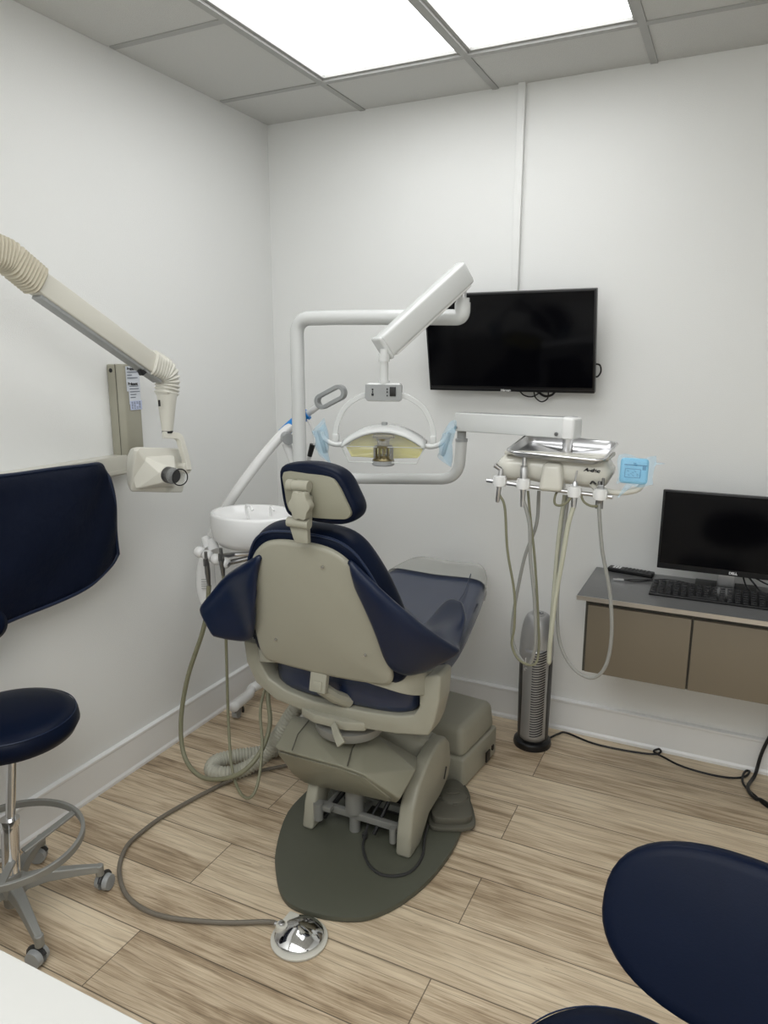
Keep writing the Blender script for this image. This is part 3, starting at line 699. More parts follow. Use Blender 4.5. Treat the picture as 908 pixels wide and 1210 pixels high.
# head body: lofted along x with rounded section
rows = []
HX0, HX1 = 1.425, 1.790
for i in range(25):
    t = i/24; x = HX0+(HX1-HX0)*t; e = min(1, (math.sin(min(t, 1-t)/.10*PI/2) if min(t, 1-t) < .10 else 1))**.5
    e = max(e, .25); hh = (.066+.006*t)*e; yy_ = .070*(.6+.4*e)
    zc = 1.326+.002*t; waist = .010*math.exp(-((t-.28)/.12)**2)+.008*math.exp(-((t-.62)/.1)**2)
    rows.append([(x, -.775+yy_*math.copysign(abs(math.cos(a))**.75, math.cos(a)), zc+(hh-(waist if math.sin(a) < 0 else 0))*math.copysign(abs(math.sin(a))**.8, math.sin(a))*(.62 if math.sin(a) > 0 else .82)) for a in [k*2*PI/28 for k in range(28)]])
b = B().grid(rows, True)
head = obj('unit_head', b, 'ivory', du, smooth=180)
hb = B(); hb.bm.from_mesh(head.data)
es = [e for e in hb.bm.edges if e.is_boundary]; bmesh.ops.holes_fill(hb.bm, edges=es); hb.bm.to_mesh(head.data); hb.bm.free()
obj('head_top_plate', B().box((1.62, -.775, 1.372), (.33, .13, .012), bev=.004), 'cream', du)
obj('lettering', B().text('A-dec', .0145, Matrix.Translation((1.738, -.8465, 1.334)) @ Matrix.Rotation(R(90), 4, 'X') @ Matrix.Rotation(R(-3), 4, 'Z') @ Matrix(((1.35, .35, 0, 0), (0, 1, 0, 0), (0, 0, 1, 0), (0, 0, 0, 1))), bold=.0007, ext=.0012), 'ink', head)
obj('center_block', B().hull([(1.588, -.872, 1.350), (1.648, -.872, 1.350), (1.578, -.880, 1.262), (1.656, -.880, 1.264), (1.590, -.80, 1.355), (1.648, -.80, 1.355), (1.580, -.80, 1.255), (1.654, -.80, 1.256)], bev=.014), 'ivory', du, smooth=60)
obj('holder_bar', B().tube([(1.405, -.857, 1.280), (1.60, -.862, 1.268), (1.805, -.857, 1.258)], .0065, 14), 'steel', du)
obj('pad_arm', B().tube(catmull([(1.735, -.83, 1.288), (1.76, -.845, 1.277), (1.82, -.84, 1.270), (1.87, -.82, 1.280), (1.885, -.80, 1.302)], 8), .009, 12), 'cream', du)
obj('pad_hook', B().tube(catmull([(1.735, -.848, 1.292), (1.742, -.85, 1.300), (1.752, -.85, 1.292)], 5), .003, 8), 'dkgrey', du)
pt = Matrix.Translation((1.857, -.815, 1.336)) @ Matrix.Rotation(R(-12), 4, 'X') @ Matrix.Rotation(R(8), 4, 'Z')
b = B().box((0, 0, 0), (.082, .030, .078), bev=.013, seg=4); b.bm.transform(pt)
cp = obj('control_pad', b, 'pad', du, smooth=60, label='control keypad wrapped in pale blue film')
b = B()
b.box((.003, -.0158, .017), (.066, .001, .003)).box((.028, -.0158, .010), (.010, .001, .013)).box((0, -.0158, .022), (.008, .001, .002))
for x in (-.026, .018): b.box((x, -.0158, -.008), (.0016, .001, .026))
for z in (-.021, .005): b.box((-.004, -.0158, z), (.045, .001, .0016))
for x, z in ((-.018, -.002), (-.008, -.010), (.003, -.002), (.010, -.010), (-.015, -.014), (-.002, -.015), (.010, -.015), (-.004, -.006)): b.box((x, -.0158, z), (.006, .001, .0014), rot=(0, .4, 0))
b.bm.transform(pt); obj('pad_marks', b, 'padink', cp, smooth=0)
rows = []
for i in range(7):
    t = i/6; x = -.048+.105*t
    rows.append([(x+.004*math.sin(6*u+3*t), -.019+.004*math.sin(9*t+5*u), -.044+.088*u+.006*math.sin(8*t)) for u in (0, .25, .5, .75, 1)])
b = B().grid(rows); b.bm.transform(pt); obj('barrier_film', b, 'film', cp, smooth=180)
# three trailing wisps of film
b = B().grid([[(.055, -.02, .03), (.055, -.02, .02)], [(.085, -.025, .028), (.083, -.024, .026)]]).grid([[(-.02, -.02, -.04), (.0, -.02, -.045)], [(-.042, -.022, -.085), (-.038, -.022, -.086)]]); b.bm.transform(pt)
multi('film_tail', b, 'film', cp)

# tray
tr = thing('instrument_tray', (1.635, -.80, 1.388), 'shallow stainless steel tray resting on top of the delivery head', 'tray')
TM = Matrix.Translation((1.632, -.790, 1.374)) @ Matrix.Rotation(R(1.5), 4, 'Y') @ Matrix.Rotation(R(9), 4, 'X') @ Matrix.Rotation(R(-3), 4, 'Z')
def rrect(w, d, r, z, n=6):
    o = []
    for cx, cy, a0 in ((w/2-r, d/2-r, 0), (-w/2+r, d/2-r, 90), (-w/2+r, -d/2+r, 180), (w/2-r, -d/2+r, 270)):
        for k in range(n+1): a = R(a0+90*k/n); o.append((cx+r*math.cos(a), cy+r*math.sin(a), z))
    return o
rings = [rrect(.304, .215, .03, .018), rrect(.308, .219, .03, .024), rrect(.296, .207, .028, .024), rrect(.278, .190, .024, .006), rrect(.266, .180, .022, .003), rrect(.005, .005, .002, .003)]
b = B().grid([r for r in rings], True); b.bm.transform(TM)
obj('tray_pan', b, 'steel', tr, smooth=40, solid=.0012)
b = B().tube([Vector(p) for p in rrect(.308, .219, .03, .022)], .0025, 8, closed=True); b.bm.transform(TM); obj('tray_rim', b, 'chrome', tr)

# handpieces in their holders
def handpiece(lab, x, z, kind, hose, hm, hr_=.0048):
    t = thing('dental_handpiece', (x, -.866, z), lab, 'handpiece', 'instruments hanging from the delivery head')
    y = -.868
    obj('holder_ring', B().lathe([(.0135, -.018), (.020, -.016), (.0215, 0), (.020, .016), (.0135, .018)], (x, y, z)).box((x-.017, y, z), (.008, .024, .024), bev=.004).box((x+.017, y, z), (.008, .024, .024), bev=.004), 'white', t, smooth=60)
    if kind == 'turbine':
        b = B().lathe([(0, -.070), (.006, -.070), (.0075, -.062), (.008, -.02), (.010, .0), (.009, .02), (.007, .040), (0, .042)], (x, y, z), (0.08, 0, 1)).cyl((x+.001, y, z+.038), (x-.016, y-.008, z+.052), .0075)
    elif kind == 'motor':
        b = B().lathe([(0, -.075), (.007, -.075), (.0085, -.03), (.0115, -.01), (.013, .01), (.013, .045), (.0115, .05), (.0115, .056), (.007, .058), (.007, .085), (0, .085)], (x, y, z))
    elif kind == 'syringe':
        b = B().lathe([(0, -.05), (.008, -.05), (.0095, -.02), (.0095, .025), (.006, .032), (0, .033)], (x, y, z)).cyl((x, y, z+.03), (x+.004, y, z+.065), .003).box((x-.010, y, z+.012), (.006, .010, .022), bev=.002)
    else:
        b = B().cyl((x-.008, y, z-.045), (x-.004, y, z+.04), .0055).cyl((x+.006, y, z-.045), (x+.006, y, z+.05), .0045).box((x, y, z), (.02, .012, .06), bev=.004)
    obj('handpiece_body', b, 'steel' if kind != 'saliva' else 'dksteel', t)
    pts = [(x, y, z-.045)]+hose
    obj('hose', B().tube(catmull(pts, 10), hr_, 10), hm, t)
    return t
handpiece('slim steel handpiece, leftmost on the delivery head bar', 1.452, 1.283, 'turbine', [(1.472, -0.868, 1.196), (1.484, -0.860, 1.053), (1.510, -0.850, 0.908), (1.515, -0.850, 0.790), (1.509, -0.850, 0.722), (1.537, -0.850, 0.672), (1.587, -0.840, 0.663), (1.595, -0.825, 0.719), (1.582, -0.810, 0.847), (1.561, -0.800, 1.019), (1.537, -0.790, 1.159), (1.523, -0.780, 1.242)], 'hoseo', .0042)
handpiece('thick steel motor handpiece, second from left on the delivery head bar', 1.530, 1.280, 'motor', [(1.556, -0.870, 1.149), (1.564, -0.870, 1.037), (1.584, -0.870, 0.896), (1.591, -0.860, 0.747), (1.570, -0.840, 0.659), (1.532, -0.820, 0.666), (1.497, -0.800, 0.723), (1.496, -0.790, 0.827), (1.521, -0.780, 1.009), (1.554, -0.770, 1.128), (1.556, -0.765, 1.242)], 'hoseg', .0058)
handpiece('short syringe handpiece, third from left on the delivery head bar', 1.692, 1.268, 'syringe', [(1.679, -0.870, 1.161), (1.667, -0.870, 1.050), (1.651, -0.865, 0.919), (1.642, -0.860, 0.800), (1.637, -0.850, 0.736), (1.633, -0.830, 0.677), (1.628, -0.800, 0.792), (1.632, -0.780, 1.081), (1.643, -0.770, 1.236)], 'hosec', .0075)
handpiece('twin steel suction handpiece, rightmost on the delivery head bar', 1.770, 1.266, 'saliva', [(1.769, -0.870, 1.224), (1.787, -0.870, 1.092), (1.817, -0.860, 0.956), (1.830, -0.850, 0.814), (1.817, -0.840, 0.702), (1.776, -0.830, 0.648), (1.713, -0.820, 0.664), (1.662, -0.810, 0.741), (1.644, -0.800, 0.869), (1.646, -0.790, 1.056), (1.656, -0.780, 1.239)], 'hoseg', .0058)
# short looping tubes under the head
b = B().tube(catmull([(1.64, -.83, 1.275), (1.628, -.845, 1.245), (1.632, -.86, 1.222), (1.655, -.875, 1.222), (1.678, -.878, 1.24), (1.69, -.875, 1.27)], 8), .0038, 10)
b.tube(catmull([(1.705, -.85, 1.265), (1.72, -.86, 1.238), (1.742, -.87, 1.228), (1.765, -.88, 1.23)], 8), .0038, 10)
multi('supply_tube', b, 'hoseo', du)

# ------------------------------------------------------------------ cuspidor
cu = thing('cuspidor', (.44, -.86, .95), 'white oval spittoon bowl beside the chair headrest', 'cuspidor')
cc = (.475, -.87, .050)
prof = [(0, .895), (.07, .898), (.125, .912), (.150, .94), (.158, .985), (.157, 1.030), (.152, 1.040), (.143, 1.036), (.132, 1.018), (.10, 1.000), (.05, .992), (0, .990)]
obj('bowl', B().lathe(prof, cc, seg=56, sx=1.12, sy=.92), 'white', cu, smooth=180)
multi('spout', B().tube(catmull([(.42, -.83, 1.05), (.42, -.84, 1.085), (.435, -.855, 1.108), (.46, -.865, 1.108), (.472, -.87, 1.095)], 8), .006, 10).tube(catmull([(.49, -.78, 1.06), (.50, -.79, 1.095), (.52, -.81, 1.10), (.535, -.82, 1.09)], 6), .005, 10), 'white', cu)
obj('bowl_arm', B().cyl((.475, -.87, .96), (.475, -.87, .90), .022).tube([(.49, -.87, .915), (.38, -.93, .885)], .010, 10).tube(catmull([(.49, -.86, .915), (.52, -.76, .91), (.552, -.65, .91)], 5), .014, 10), 'dksteel', cu)

# assistant's instruments
ai = thing('assistant_holder', (.33, -.96, .9), 'row of white rounded instrument holders on a bar left of the spittoon', 'instrument holder')
p0 = Vector((0.257, -0.960, 0.932)); p1 = Vector((0.435, -0.980, 0.901))
b = B()
for k in range(4):
    c_ = p0+(p1-p0)*((k+.5)/4); dd = (p1-p0).normalized()
    b.lathe([(0, -.0225), (.012, -.021), (.020, -.012), (.0225, .002), (.0195, .014), (.012, .019), (0, .020)], c_, dd, 24)
multi('holder_knob', b, 'white', ai, smooth=180)
obj('holder_bar', B().cyl(p0+(p1-p0)*.02, p1, .009).tube([p0+(p1-p0)*.5, p0+(p1-p0)*.5+Vector((.03, .10, -.01)), (.49, -.80, .91)], .010, 10), 'steel', ai)
b = B().cyl((0.305, -0.920, 0.963), (0.336, -0.940, 0.930), .022).cyl((0.277, -0.920, 0.973), (0.308, -0.940, 0.940), .018)
obj('holder_joint', b, 'white', ai)
def suction(lab, px, pts, r, hm, ztop):
    t = thing('suction_handpiece', pts[0], lab, 'handpiece', 'instruments on the assistant holder')
    a, b_ = Vector(pts[0]), Vector(pts[1]); dn = (b_-a)
    bb = B().tube([a, a+dn*.25, a+dn*.35, a+dn*.6, a+dn], [.006, .007, .010, .011, .007], 14).box(a+dn*.3+Vector((0, -.008, 0)), (.012, .012, .03), bev=.003)
    obj('handpiece_body', bb, 'dksteel', t)
    obj('hose', B().tube(catmull(pts[1:], 10), r, 12), hm, t)
suction('dark steel suction handpiece with thick olive hose, left of the two beside the spittoon', 0, [(0.332, -0.990, 0.942), (0.332, -0.980, 0.803), (0.317, -0.980, 0.703), (0.290, -0.985, 0.601), (0.216, -1.000, 0.404), (0.185, -1.020, 0.220), (0.215, -1.050, 0.090), (0.311, -1.090, 0.047), (0.434, -1.120, 0.072), (0.542, -1.100, 0.119), (0.585, -1.030, 0.182), (0.576, -0.950, 0.259), (0.523, -0.880, 0.362), (.52, -.80, .50)], .0092, 'hoseo', .9)
suction('small steel saliva handpiece with thin hose, right of the two beside the spittoon', 0, [(0.414, -1.000, 0.967), (0.412, -0.990, 0.857), (0.409, -0.985, 0.719), (0.405, -0.985, 0.508), (0.412, -1.000, 0.263), (0.466, -1.060, 0.106), (0.545, -1.120, 0.053), (0.607, -1.140, 0.054), (0.619, -1.100, 0.098), (0.587, -1.020, 0.206), (0.517, -0.920, 0.323), (.52, -.78, .50)], .0058, 'hoseo', .9)

# ribbed vacuum hose looping on the floor
t = thing('ribbed_hose', (.40, -.93, 0), 'pale ribbed vacuum hose looping on the floor left of the chair base', 'hose')
path = catmull([(.72, -.84, .38), (.655, -.88, .31), (.585, -.905, .19), (.52, -.93, .09), (.45, -.985, .040), (.39, -1.03, .034), (.335, -1.025, .034), (.315, -.965, .034), (.36, -.90, .034), (.44, -.83, .034), (.52, -.74, .034), (.58, -.62, .034)], 28)
rad = [.027+.0022*math.sin(i*PI/1.6) for i in range(len(path))]
# resample evenly for regular ribs
L_ = [0]
for a_, b_ in zip(path, path[1:]): L_.append(L_[-1]+(b_-a_).length)
n = int(L_[-1]/.0022); ev = []; j = 0
for k in range(n):
    s_ = L_[-1]*k/(n-1)
    while j < len(L_)-2 and L_[j+1] < s_: j += 1
    f = (s_-L_[j])/max(1e-9, L_[j+1]-L_[j]); ev.append(path[j].lerp(path[j+1], f))
obj('hose_body', B().tube(ev, [.0285+.0030*math.sin(k*2*PI/6) for k in range(len(ev))], 16), 'corr', t, smooth=180)

# ------------------------------------------------------------------ curved whitening lamp on casters
wl = thing('whitening_lamp', (.20, -.45, 0), 'white curved-arm mobile lamp with blue collar standing in the room corner', 'lamp')
arm = catmull([(.30, -.30, .06), (.36, -.40, .16), (.37, -.52, .30), (.30, -.64, .47), (0.241, -0.730, 0.533), (0.131, -0.745, 0.656), (0.131, -0.750, 0.810), (0.172, -0.745, 0.944), (0.247, -0.730, 1.076), (0.346, -0.680, 1.226), (0.427, -0.620, 1.343), (0.482, -0.575, 1.408)], 8)
obj('curved_arm', B().tube(arm, lambda t: .021 if t > .62 else .021+.024*max(0, math.sin(PI*(t-.25)/.37)) if t > .25 else .021, 22), 'white', wl, smooth=180)
obj('blue_collar', B().tube(catmull([(0.439, -0.600, 1.363), (0.482, -0.575, 1.408), (0.539, -0.560, 1.447)], 4), .0232, 22), 'cyan', wl, smooth=60, label='bright blue collar')
obj('neck', B().cyl((0.531, -0.560, 1.443), (0.596, -0.560, 1.486), .0135), 'white', wl)
hm_ = []
c_ = Vector((0.648, -0.560, 1.518)); u_ = (Vector((0.714, -0.560, 1.550))-Vector((0.580, -0.560, 1.486))).normalized(); w_ = Vector((-u_.z, 0, u_.x)).normalized()
w_ = (Vector((0, 0, 1))-u_*u_.z).normalized()
ring = []
for k in range(32):
    a_ = 2*PI*k/32; sx = math.copysign(1, math.cos(a_)); ring.append(c_+u_*(sx*.042+.024*math.cos(a_))+w_*(.024*math.sin(a_)))
obj('ring_handle', B().tube(ring, 1, closed=True, section=[(-.015, -.0075), (.015, -.0075), (.015, .0075), (-.015, .0075)], up=None), 'midgrey', wl, bev=.002, label='grey oval ring handle')
obj('adjust_knob', B().cyl((0.451, -0.600, 1.356), (0.494, -0.640, 1.348), .024).cyl((0.455, -0.600, 1.349), (0.481, -0.590, 1.336), .018), 'midgrey', wl)
obj('lamp_cone', B().cyl((0.452, -0.590, 1.324), (0.494, -0.590, 1.199), .020, .010), 'white', wl)
obj('lamp_cord', B().tube(catmull([(0.537, -0.570, 1.434), (0.564, -0.570, 1.383), (0.575, -0.570, 1.335), (0.562, -0.570, 1.306), (0.549, -0.570, 1.271), (0.536, -0.570, 1.249), (0.499, -0.585, 1.213)], 8), lambda t: .004 if t < .55 else .0075, 10), 'white', wl)
obj('cord_plug', B().cyl((0.565, -0.570, 1.324), (0.549, -0.570, 1.274), .012, .010), 'black', wl)
b = B().tube(catmull([(0.153, -0.640, 0.090), (.12, -.48, .075), (0.094, -0.400, 0.075), (0.205, -0.340, 0.127), (.32, -.27, .07)], 8), .024, 16)
obj('base_leg', b, 'white', wl, smooth=180)
for (x, y) in ((.118, -.575), (.36, -.27)):
    w = B().cyl((x-.012, y, .030), (x+.012, y+.006, .030), .030, seg=28)
    o = obj('caster_wheel', w, 'midgrey', wl)
    h = B().tube([Vector((x-.002, y, .03))+Vector((.016, .035*math.cos(a_), .035*math.sin(a_))) for a_ in [PI*k/10-.4 for k in range(11)]], .006, 8).cyl((x, y, .05), (x, y, .08), .010)
    obj('caster_fork', h, 'dkgrey', wl)
b = B()
for k in range(5): b.box(Vector((0.157, -0.793, 0.731))+Vector((0, 0, .02-k*.010)), (.035, .003, .0022), rot=(0, 0, .5))
obj('vent', b, 'midgrey', wl)

# ------------------------------------------------------------------ wall x-ray unit
xr = thing('xray_unit', (.06, -1.1, 1.3), 'cream wall-mounted dental x-ray unit with folded arm', 'x-ray unit')
obj('mount_rail', B().box((.030, -1.36, 1.275), (.06, .60, .072), bev=.004).box((.063, -1.35, 1.252), (.006, .5, .012)), 'cream', xr, smooth=30)
b = B().hull([(0, -1.098, 1.648), (0, -.985, 1.648), (.045, -1.098, 1.648), (.065, -1.080, 1.648), (.065, -1.000, 1.648), (0, -1.098, 1.300), (0, -.985, 1.300), (.045, -1.098, 1.300), (.065, -1.080, 1.300), (.065, -1.000, 1.300)], bev=.006)
cab = obj('power_cabinet', b, 'tan2', xr, smooth=30)
obj('cabinet_hole', B().cyl((.022, -1.097, 1.625), (.022, -1.0995, 1.625), .008), 'black', cab)
obj('cabinet_seam', B().cyl((.045, -1.0985, 1.30), (.045, -1.0985, 1.648), .0012), 'rubber', cab)
# stickers on the sloped front of the cabinet
e0 = Vector((.065, -1.091, 0)); e1 = Vector((.065, -1.00, 0)); ed = (e1-e0).normalized(); en = Vector((ed.y, -ed.x, 0))
def onc(u, z, d=.0012): p = e0+ed*u+en*d; return Vector((p.x, p.y, z))
def sticker(m, u0, u1, z0, z1, d=.001): return B().prism([onc(u0, z0, d), onc(u1, z0, d), onc(u1, z1, d), onc(u0, z1, d)], en*.0006)
obj('rating_label', sticker(0, .022, .090, 1.548, 1.640), 'label', cab, smooth=0, label='pale printed paper sticker')
obj('rating_label', sticker(0, .030, .088, 1.500, 1.585, .0018), 'label', cab, smooth=0, label='white printed paper sticker in the middle')
obj('rating_label', sticker(0, .032, .092, 1.478, 1.512, .0026), 'labelb', cab, smooth=0, label='bluish printed paper sticker at the bottom')
bt = B(); bg = B()
tm = Matrix(((ed.x, 0, en.x, 0), (ed.y, 0, en.y, 0), (0, 1, 0, 0), (0, 0, 0, 1)))
for zc in (1.630, 1.575): 
    p = onc(.052, zc, .0034); bt.text('Belmont', .014, Matrix.Translation(p) @ tm, bold=.0006, ext=.0002)
for k, (u0, u1) in enumerate(((.026, .085), (.026, .05), (.026, .078), (.034, .078), (.034, .08), (.034, .085), (.036, .066), (.036, .062))):
    z = 1.617-k*.0105-(.02 if k > 2 else 0); bg.prism([onc(u0, z, .0034), onc(u1, z, .0034), onc(u1, z+.003, .0034), onc(u0, z+.003, .0034)], en*.0003)
for k in range(6):
    for q_ in range(4):
        if random.random() < .8:
            u0 = .038+q_*.0125; z = 1.506-k*.0046; bg.prism([onc(u0, z, .0038), onc(u0+.010*random.uniform(.5, 1), z, .0038), onc(u0+.009, z+.002, .0038), onc(u0, z+.002, .0038)], en*.0003)
obj('lettering', bt, 'ink', cab, smooth=0); obj('label_text_lines', bg, 'inkg', cab, smooth=0)
# arm
a0 = Vector((0.300, -1.653, 1.903)); a1 = Vector((0.300, -1.139, 1.624))
dx = (a1-a0).normalized(); sd = Vector((1, 0, 0)); uu = sd.cross(dx).normalized(); uu = uu if uu.z > 0 else -uu
q = [p+sd*s*.026+uu*w*.033 for p in (a0, a1) for s in (-1, 1) for w in (-1, 1)]
obj('scissor_arm', B().hull(q, bev=.004), 'cream', xr, smooth=30)
obj('arm_channel', B().hull([p+sd*(.0+s*.020)-uu*(.031+w*.012) for p in (a0+dx*.06, a1) for s in (-1, 1) for w in (0, 1)], bev=.002), 'midgrey', xr, smooth=30)
def ribs(pts, r0, r1, n=18, sq=.85):
    pts = catmull(pts, 24); L_ = [0]
    for a_, b_ in zip(pts, pts[1:]): L_.append(L_[-1]+(b_-a_).length)
    N_ = n*6; ev = []; j = 0
    for k in range(N_):
        s_ = L_[-1]*k/(N_-1)
        while j < len(L_)-2 and L_[j+1] < s_: j += 1
        ev.append(pts[j].lerp(pts[j+1], (s_-L_[j])/max(1e-9, L_[j+1]-L_[j])))
    sec = [(math.copysign(abs(math.cos(t))**.6, math.cos(t))*sq, math.copysign(abs(math.sin(t))**.6, math.sin(t))) for t in [2*PI*k/28 for k in range(28)]]
    return B().tube(ev, [(r0+(r1-r0)*k/N_)+.0030*math.sin(2*PI*k/6) for k in range(N_)], section=sec)
e_ = (0.300, -1.074, 1.585)
ecol = mat('aged_cream_rubber', (.50, .46, .36, 1), .45)
obj('bellows', ribs([Vector((0.300, -1.721, 1.946))+(Vector((0.300, -1.721, 1.946))-Vector((0.300, -1.672, 1.921)))*3+Vector((0, 0, -.05)), (0.300, -1.721, 1.946), (0.300, -1.672, 1.921), (0.300, -1.612, 1.882)], .043, .043, 26), ecol, xr, smooth=180, label='yellowed ribbed bellows at the arm knee')
obj('bellows', ribs([(0.300, -1.193, 1.656), (0.300, -1.126, 1.627), (0.300, -1.108, 1.592), (0.300, -1.116, 1.542)], .043, .038, 13), 'cream', xr, smooth=180, label='ribbed bellows at the lower arm joint')
b = B().cyl((0.300, -1.115, 1.550), (0.300, -1.123, 1.414), .036, .019, 28); obj('arm_cone', b, 'cream', xr)
obj('cone_slot', B().box(Vector((0.300, -1.156, 1.517))+Vector((.012, -.012, 0)), (.006, .004, .022)), 'black', xr)
obj('cone_ring', B().cyl((0.300, -1.123, 1.417), (0.300, -1.123, 1.409), .0195), 'black', xr)
b = B().tube(rounded([(0.300, -1.145, 1.404), (0.320, -1.086, 1.396), (0.340, -1.080, 1.304), (0.350, -1.085, 1.272)], .02), 1, section=[(-.012, -.010), (.012, -.010), (.012, .010), (-.012, .010)], up=(1, 0, 0))
b.cyl(Vector((0.350, -1.085, 1.281)), Vector((0.310, -1.084, 1.278)), .021)
b.cyl((0.300, -1.123, 1.411), (0.300, -1.125, 1.390), .017)
obj('head_yoke', b, 'cream', xr, bev=.002)
# tube head: flared body
hx = .27
P1 = [(0.200, -1.214, 1.358), (0.180, -1.196, 1.300), (0.200, -1.232, 1.215), (0.260, -1.273, 1.211)]
b = B().hull([(0.240, -1.246, 1.363), (0.300, -1.282, 1.376), (0.300, -1.049, 1.345), (0.300, -1.024, 1.311), (0.320, -1.085, 1.188), (0.340, -1.177, 1.205), (0.240, -1.260, 1.214), (0.220, -1.249, 1.285), (0.200, -1.225, 1.329), (0.200, -1.234, 1.239), (0.180, -0.918, 1.324), (0.180, -0.932, 1.158), (0.140, -1.122, 1.344), (0.140, -1.137, 1.188)], bev=.007)
xh = obj('tube_head', b, 'cream', xr, smooth=25)
cA = Vector((0.400, -1.225, 1.277)); 
dirc = (Vector((.50, -1.20, 1.255))-Vector((.36, -1.02, 1.275))).normalized()
dirc = Vector((.93, -.36, .02)).normalized()
fr = cA-dirc*.022; o1 = dirc.orthogonal().normalized(); o2 = dirc.cross(o1)
b = B().hull([fr+(o1*math.cos(k*PI/3)+o2*math.sin(k*PI/3))*.035 for k in range(6)]+[(0.270, -1.254, 1.354), (0.270, -1.266, 1.226), (0.310, -1.107, 1.327), (0.310, -1.117, 1.205), (0.250, -1.259, 1.289)], bev=.003)
obj('head_facet', b, 'cream', xr, smooth=12)
obj('cone_collar', B().cyl(cA-dirc*.05, cA+dirc*.012, .030, .027).cyl(cA+dirc*.012, cA+dirc*.014, .022), 'dkgrey', xr)
obj('aiming_cone', B().cyl(cA+dirc*.0, cA+dirc*.060, .0275, .0275, 32, cap=False), 'glassplastic', xr, solid=.002, label='clear plastic aiming cylinder')
obj('cone_rim', B().tube([cA+dirc*.060+(dirc.orthogonal().normalized()*math.cos(t)+dirc.cross(dirc.orthogonal().normalized())*math.sin(t))*.0275 for t in [2*PI*k/32 for k in range(32)]], .0022, 8, closed=True), 'black', xr)
obj('arm_clip', B().box(Vector((0.310, -1.238, 1.626)), (.02, .022, .02), rot=(.5, 0, 0), bev=.003), 'black', xr)

# lead apron on its rack
ap = thing('lead_apron', (.10, -1.45, .85), 'navy lead apron hanging folded over a rail on the left wall', 'apron')
o_ = [(0.100, -1.647, 1.319), (0.100, -1.462, 1.315), (0.100, -1.293, 1.313), (0.100, -1.252, 1.308), (0.100, -1.224, 1.274), (0.100, -1.217, 1.182), (0.100, -1.211, 1.039), (0.100, -1.219, 0.960), (0.100, -1.246, 0.931), (0.100, -1.349, 0.883), (0.100, -1.511, 0.881), (0.100, -1.701, 0.873)]
rows = []
tp = [(.10, -2.10, 1.36), (.10, -1.85, 1.33), (.10, -1.62, 1.312), (.10, -1.45, 1.308), (.10, -1.32, 1.304), (.10, -1.265, 1.303), (.10, -1.235, 1.292), (.10, -1.225, 1.268)]
btm = [(.10, -2.10, .80), (.10, -1.85, .835), (.10, -1.68, .850), (.10, -1.50, .858), (.10, -1.38, .873), (.10, -1.30, .895), (.10, -1.235, .925), (.10, -1.210, .960)]
tt = catmull(tp, 5); bb_ = catmull(btm, 5)
for i, (p, q_) in enumerate(zip(tt, bb_)):
    rows.append([p.lerp(q_, k/14)+Vector((.006*math.sin(i*.35+k*.5)+.012*math.sin(PI*k/14)+(0 if k else -.012), 0, 0)) for k in range(15)])
obj('apron_front', B().grid(rows), 'cloth', ap, smooth=180, solid=.016, sub=1)
obj('apron_binding', B().tube([r[0]+Vector((.004, 0, 0)) for r in rows]+[rows[-1][k]+Vector((.004, 0, 0)) for k in range(1, 15)]+[r[-1]+Vector((.004, 0, 0)) for r in reversed(rows[:-1])], .0065, 8), 'navydk', ap)

# ------------------------------------------------------------------ wall television
tv = thing('television', (1.24, -.10, 1.735), 'flat black television tilted forward on the back wall', 'television')
TT = Matrix.Translation((1.2405, -.112, 1.735)) @ Matrix.Rotation(R(12.5), 4, 'X')
b = B().box((0, 0, 0), (.716, .030, .410), bev=.004); b.box((0, .02, -.03), (.45, .03, .25), bev=.01); b.bm.transform(TT); obj('tv_body', b, 'black', tv, smooth=30)
b = B().box((0, -.0155, .008), (.700, .002, .380)); b.bm.transform(TT); obj('tv_screen', b, 'screen', tv, smooth=0)
b = B().box((0, -.0155, -.1925), (.712, .002, .0016)); b.bm.transform(TT); obj('lower_trim', b, 'dkgrey', tv, smooth=0)
b = B().text('Hisense', .0135, TT @ Matrix.Translation((-.01, -.0162, -.1985)) @ Matrix.Rotation(R(90), 4, 'X'), bold=.0004, ext=.0004); obj('lettering', b, 'white_ink', tv, smooth=0)
obj('wall_bracket', B().box((1.24, -.03, 1.73), (.30, .06, .22), bev=.004), 'black', tv)
b = B().tube(catmull([(1.28, -.06, 1.54), (1.30, -.05, 1.518), (1.335, -.05, 1.512), (1.37, -.05, 1.53)], 8), .003, 8)
b.tube(catmull([(1.345, -.06, 1.54), (1.35, -.05, 1.51), (1.375, -.045, 1.492), (1.40, -.045, 1.505), (1.405, -.05, 1.535)], 8), .003, 8)
b.tube(catmull([(1.36, -.06, 1.535), (1.39, -.05, 1.516), (1.42, -.05, 1.522), (1.44, -.06, 1.545)], 8), .005, 8)
b.tube(catmull([(1.59, -.09, 1.65), (1.612, -.08, 1.645), (1.616, -.07, 1.62), (1.605, -.07, 1.60), (1.59, -.08, 1.60)], 8), .0035, 8)
multi('tv_cable', b, 'black', tv)

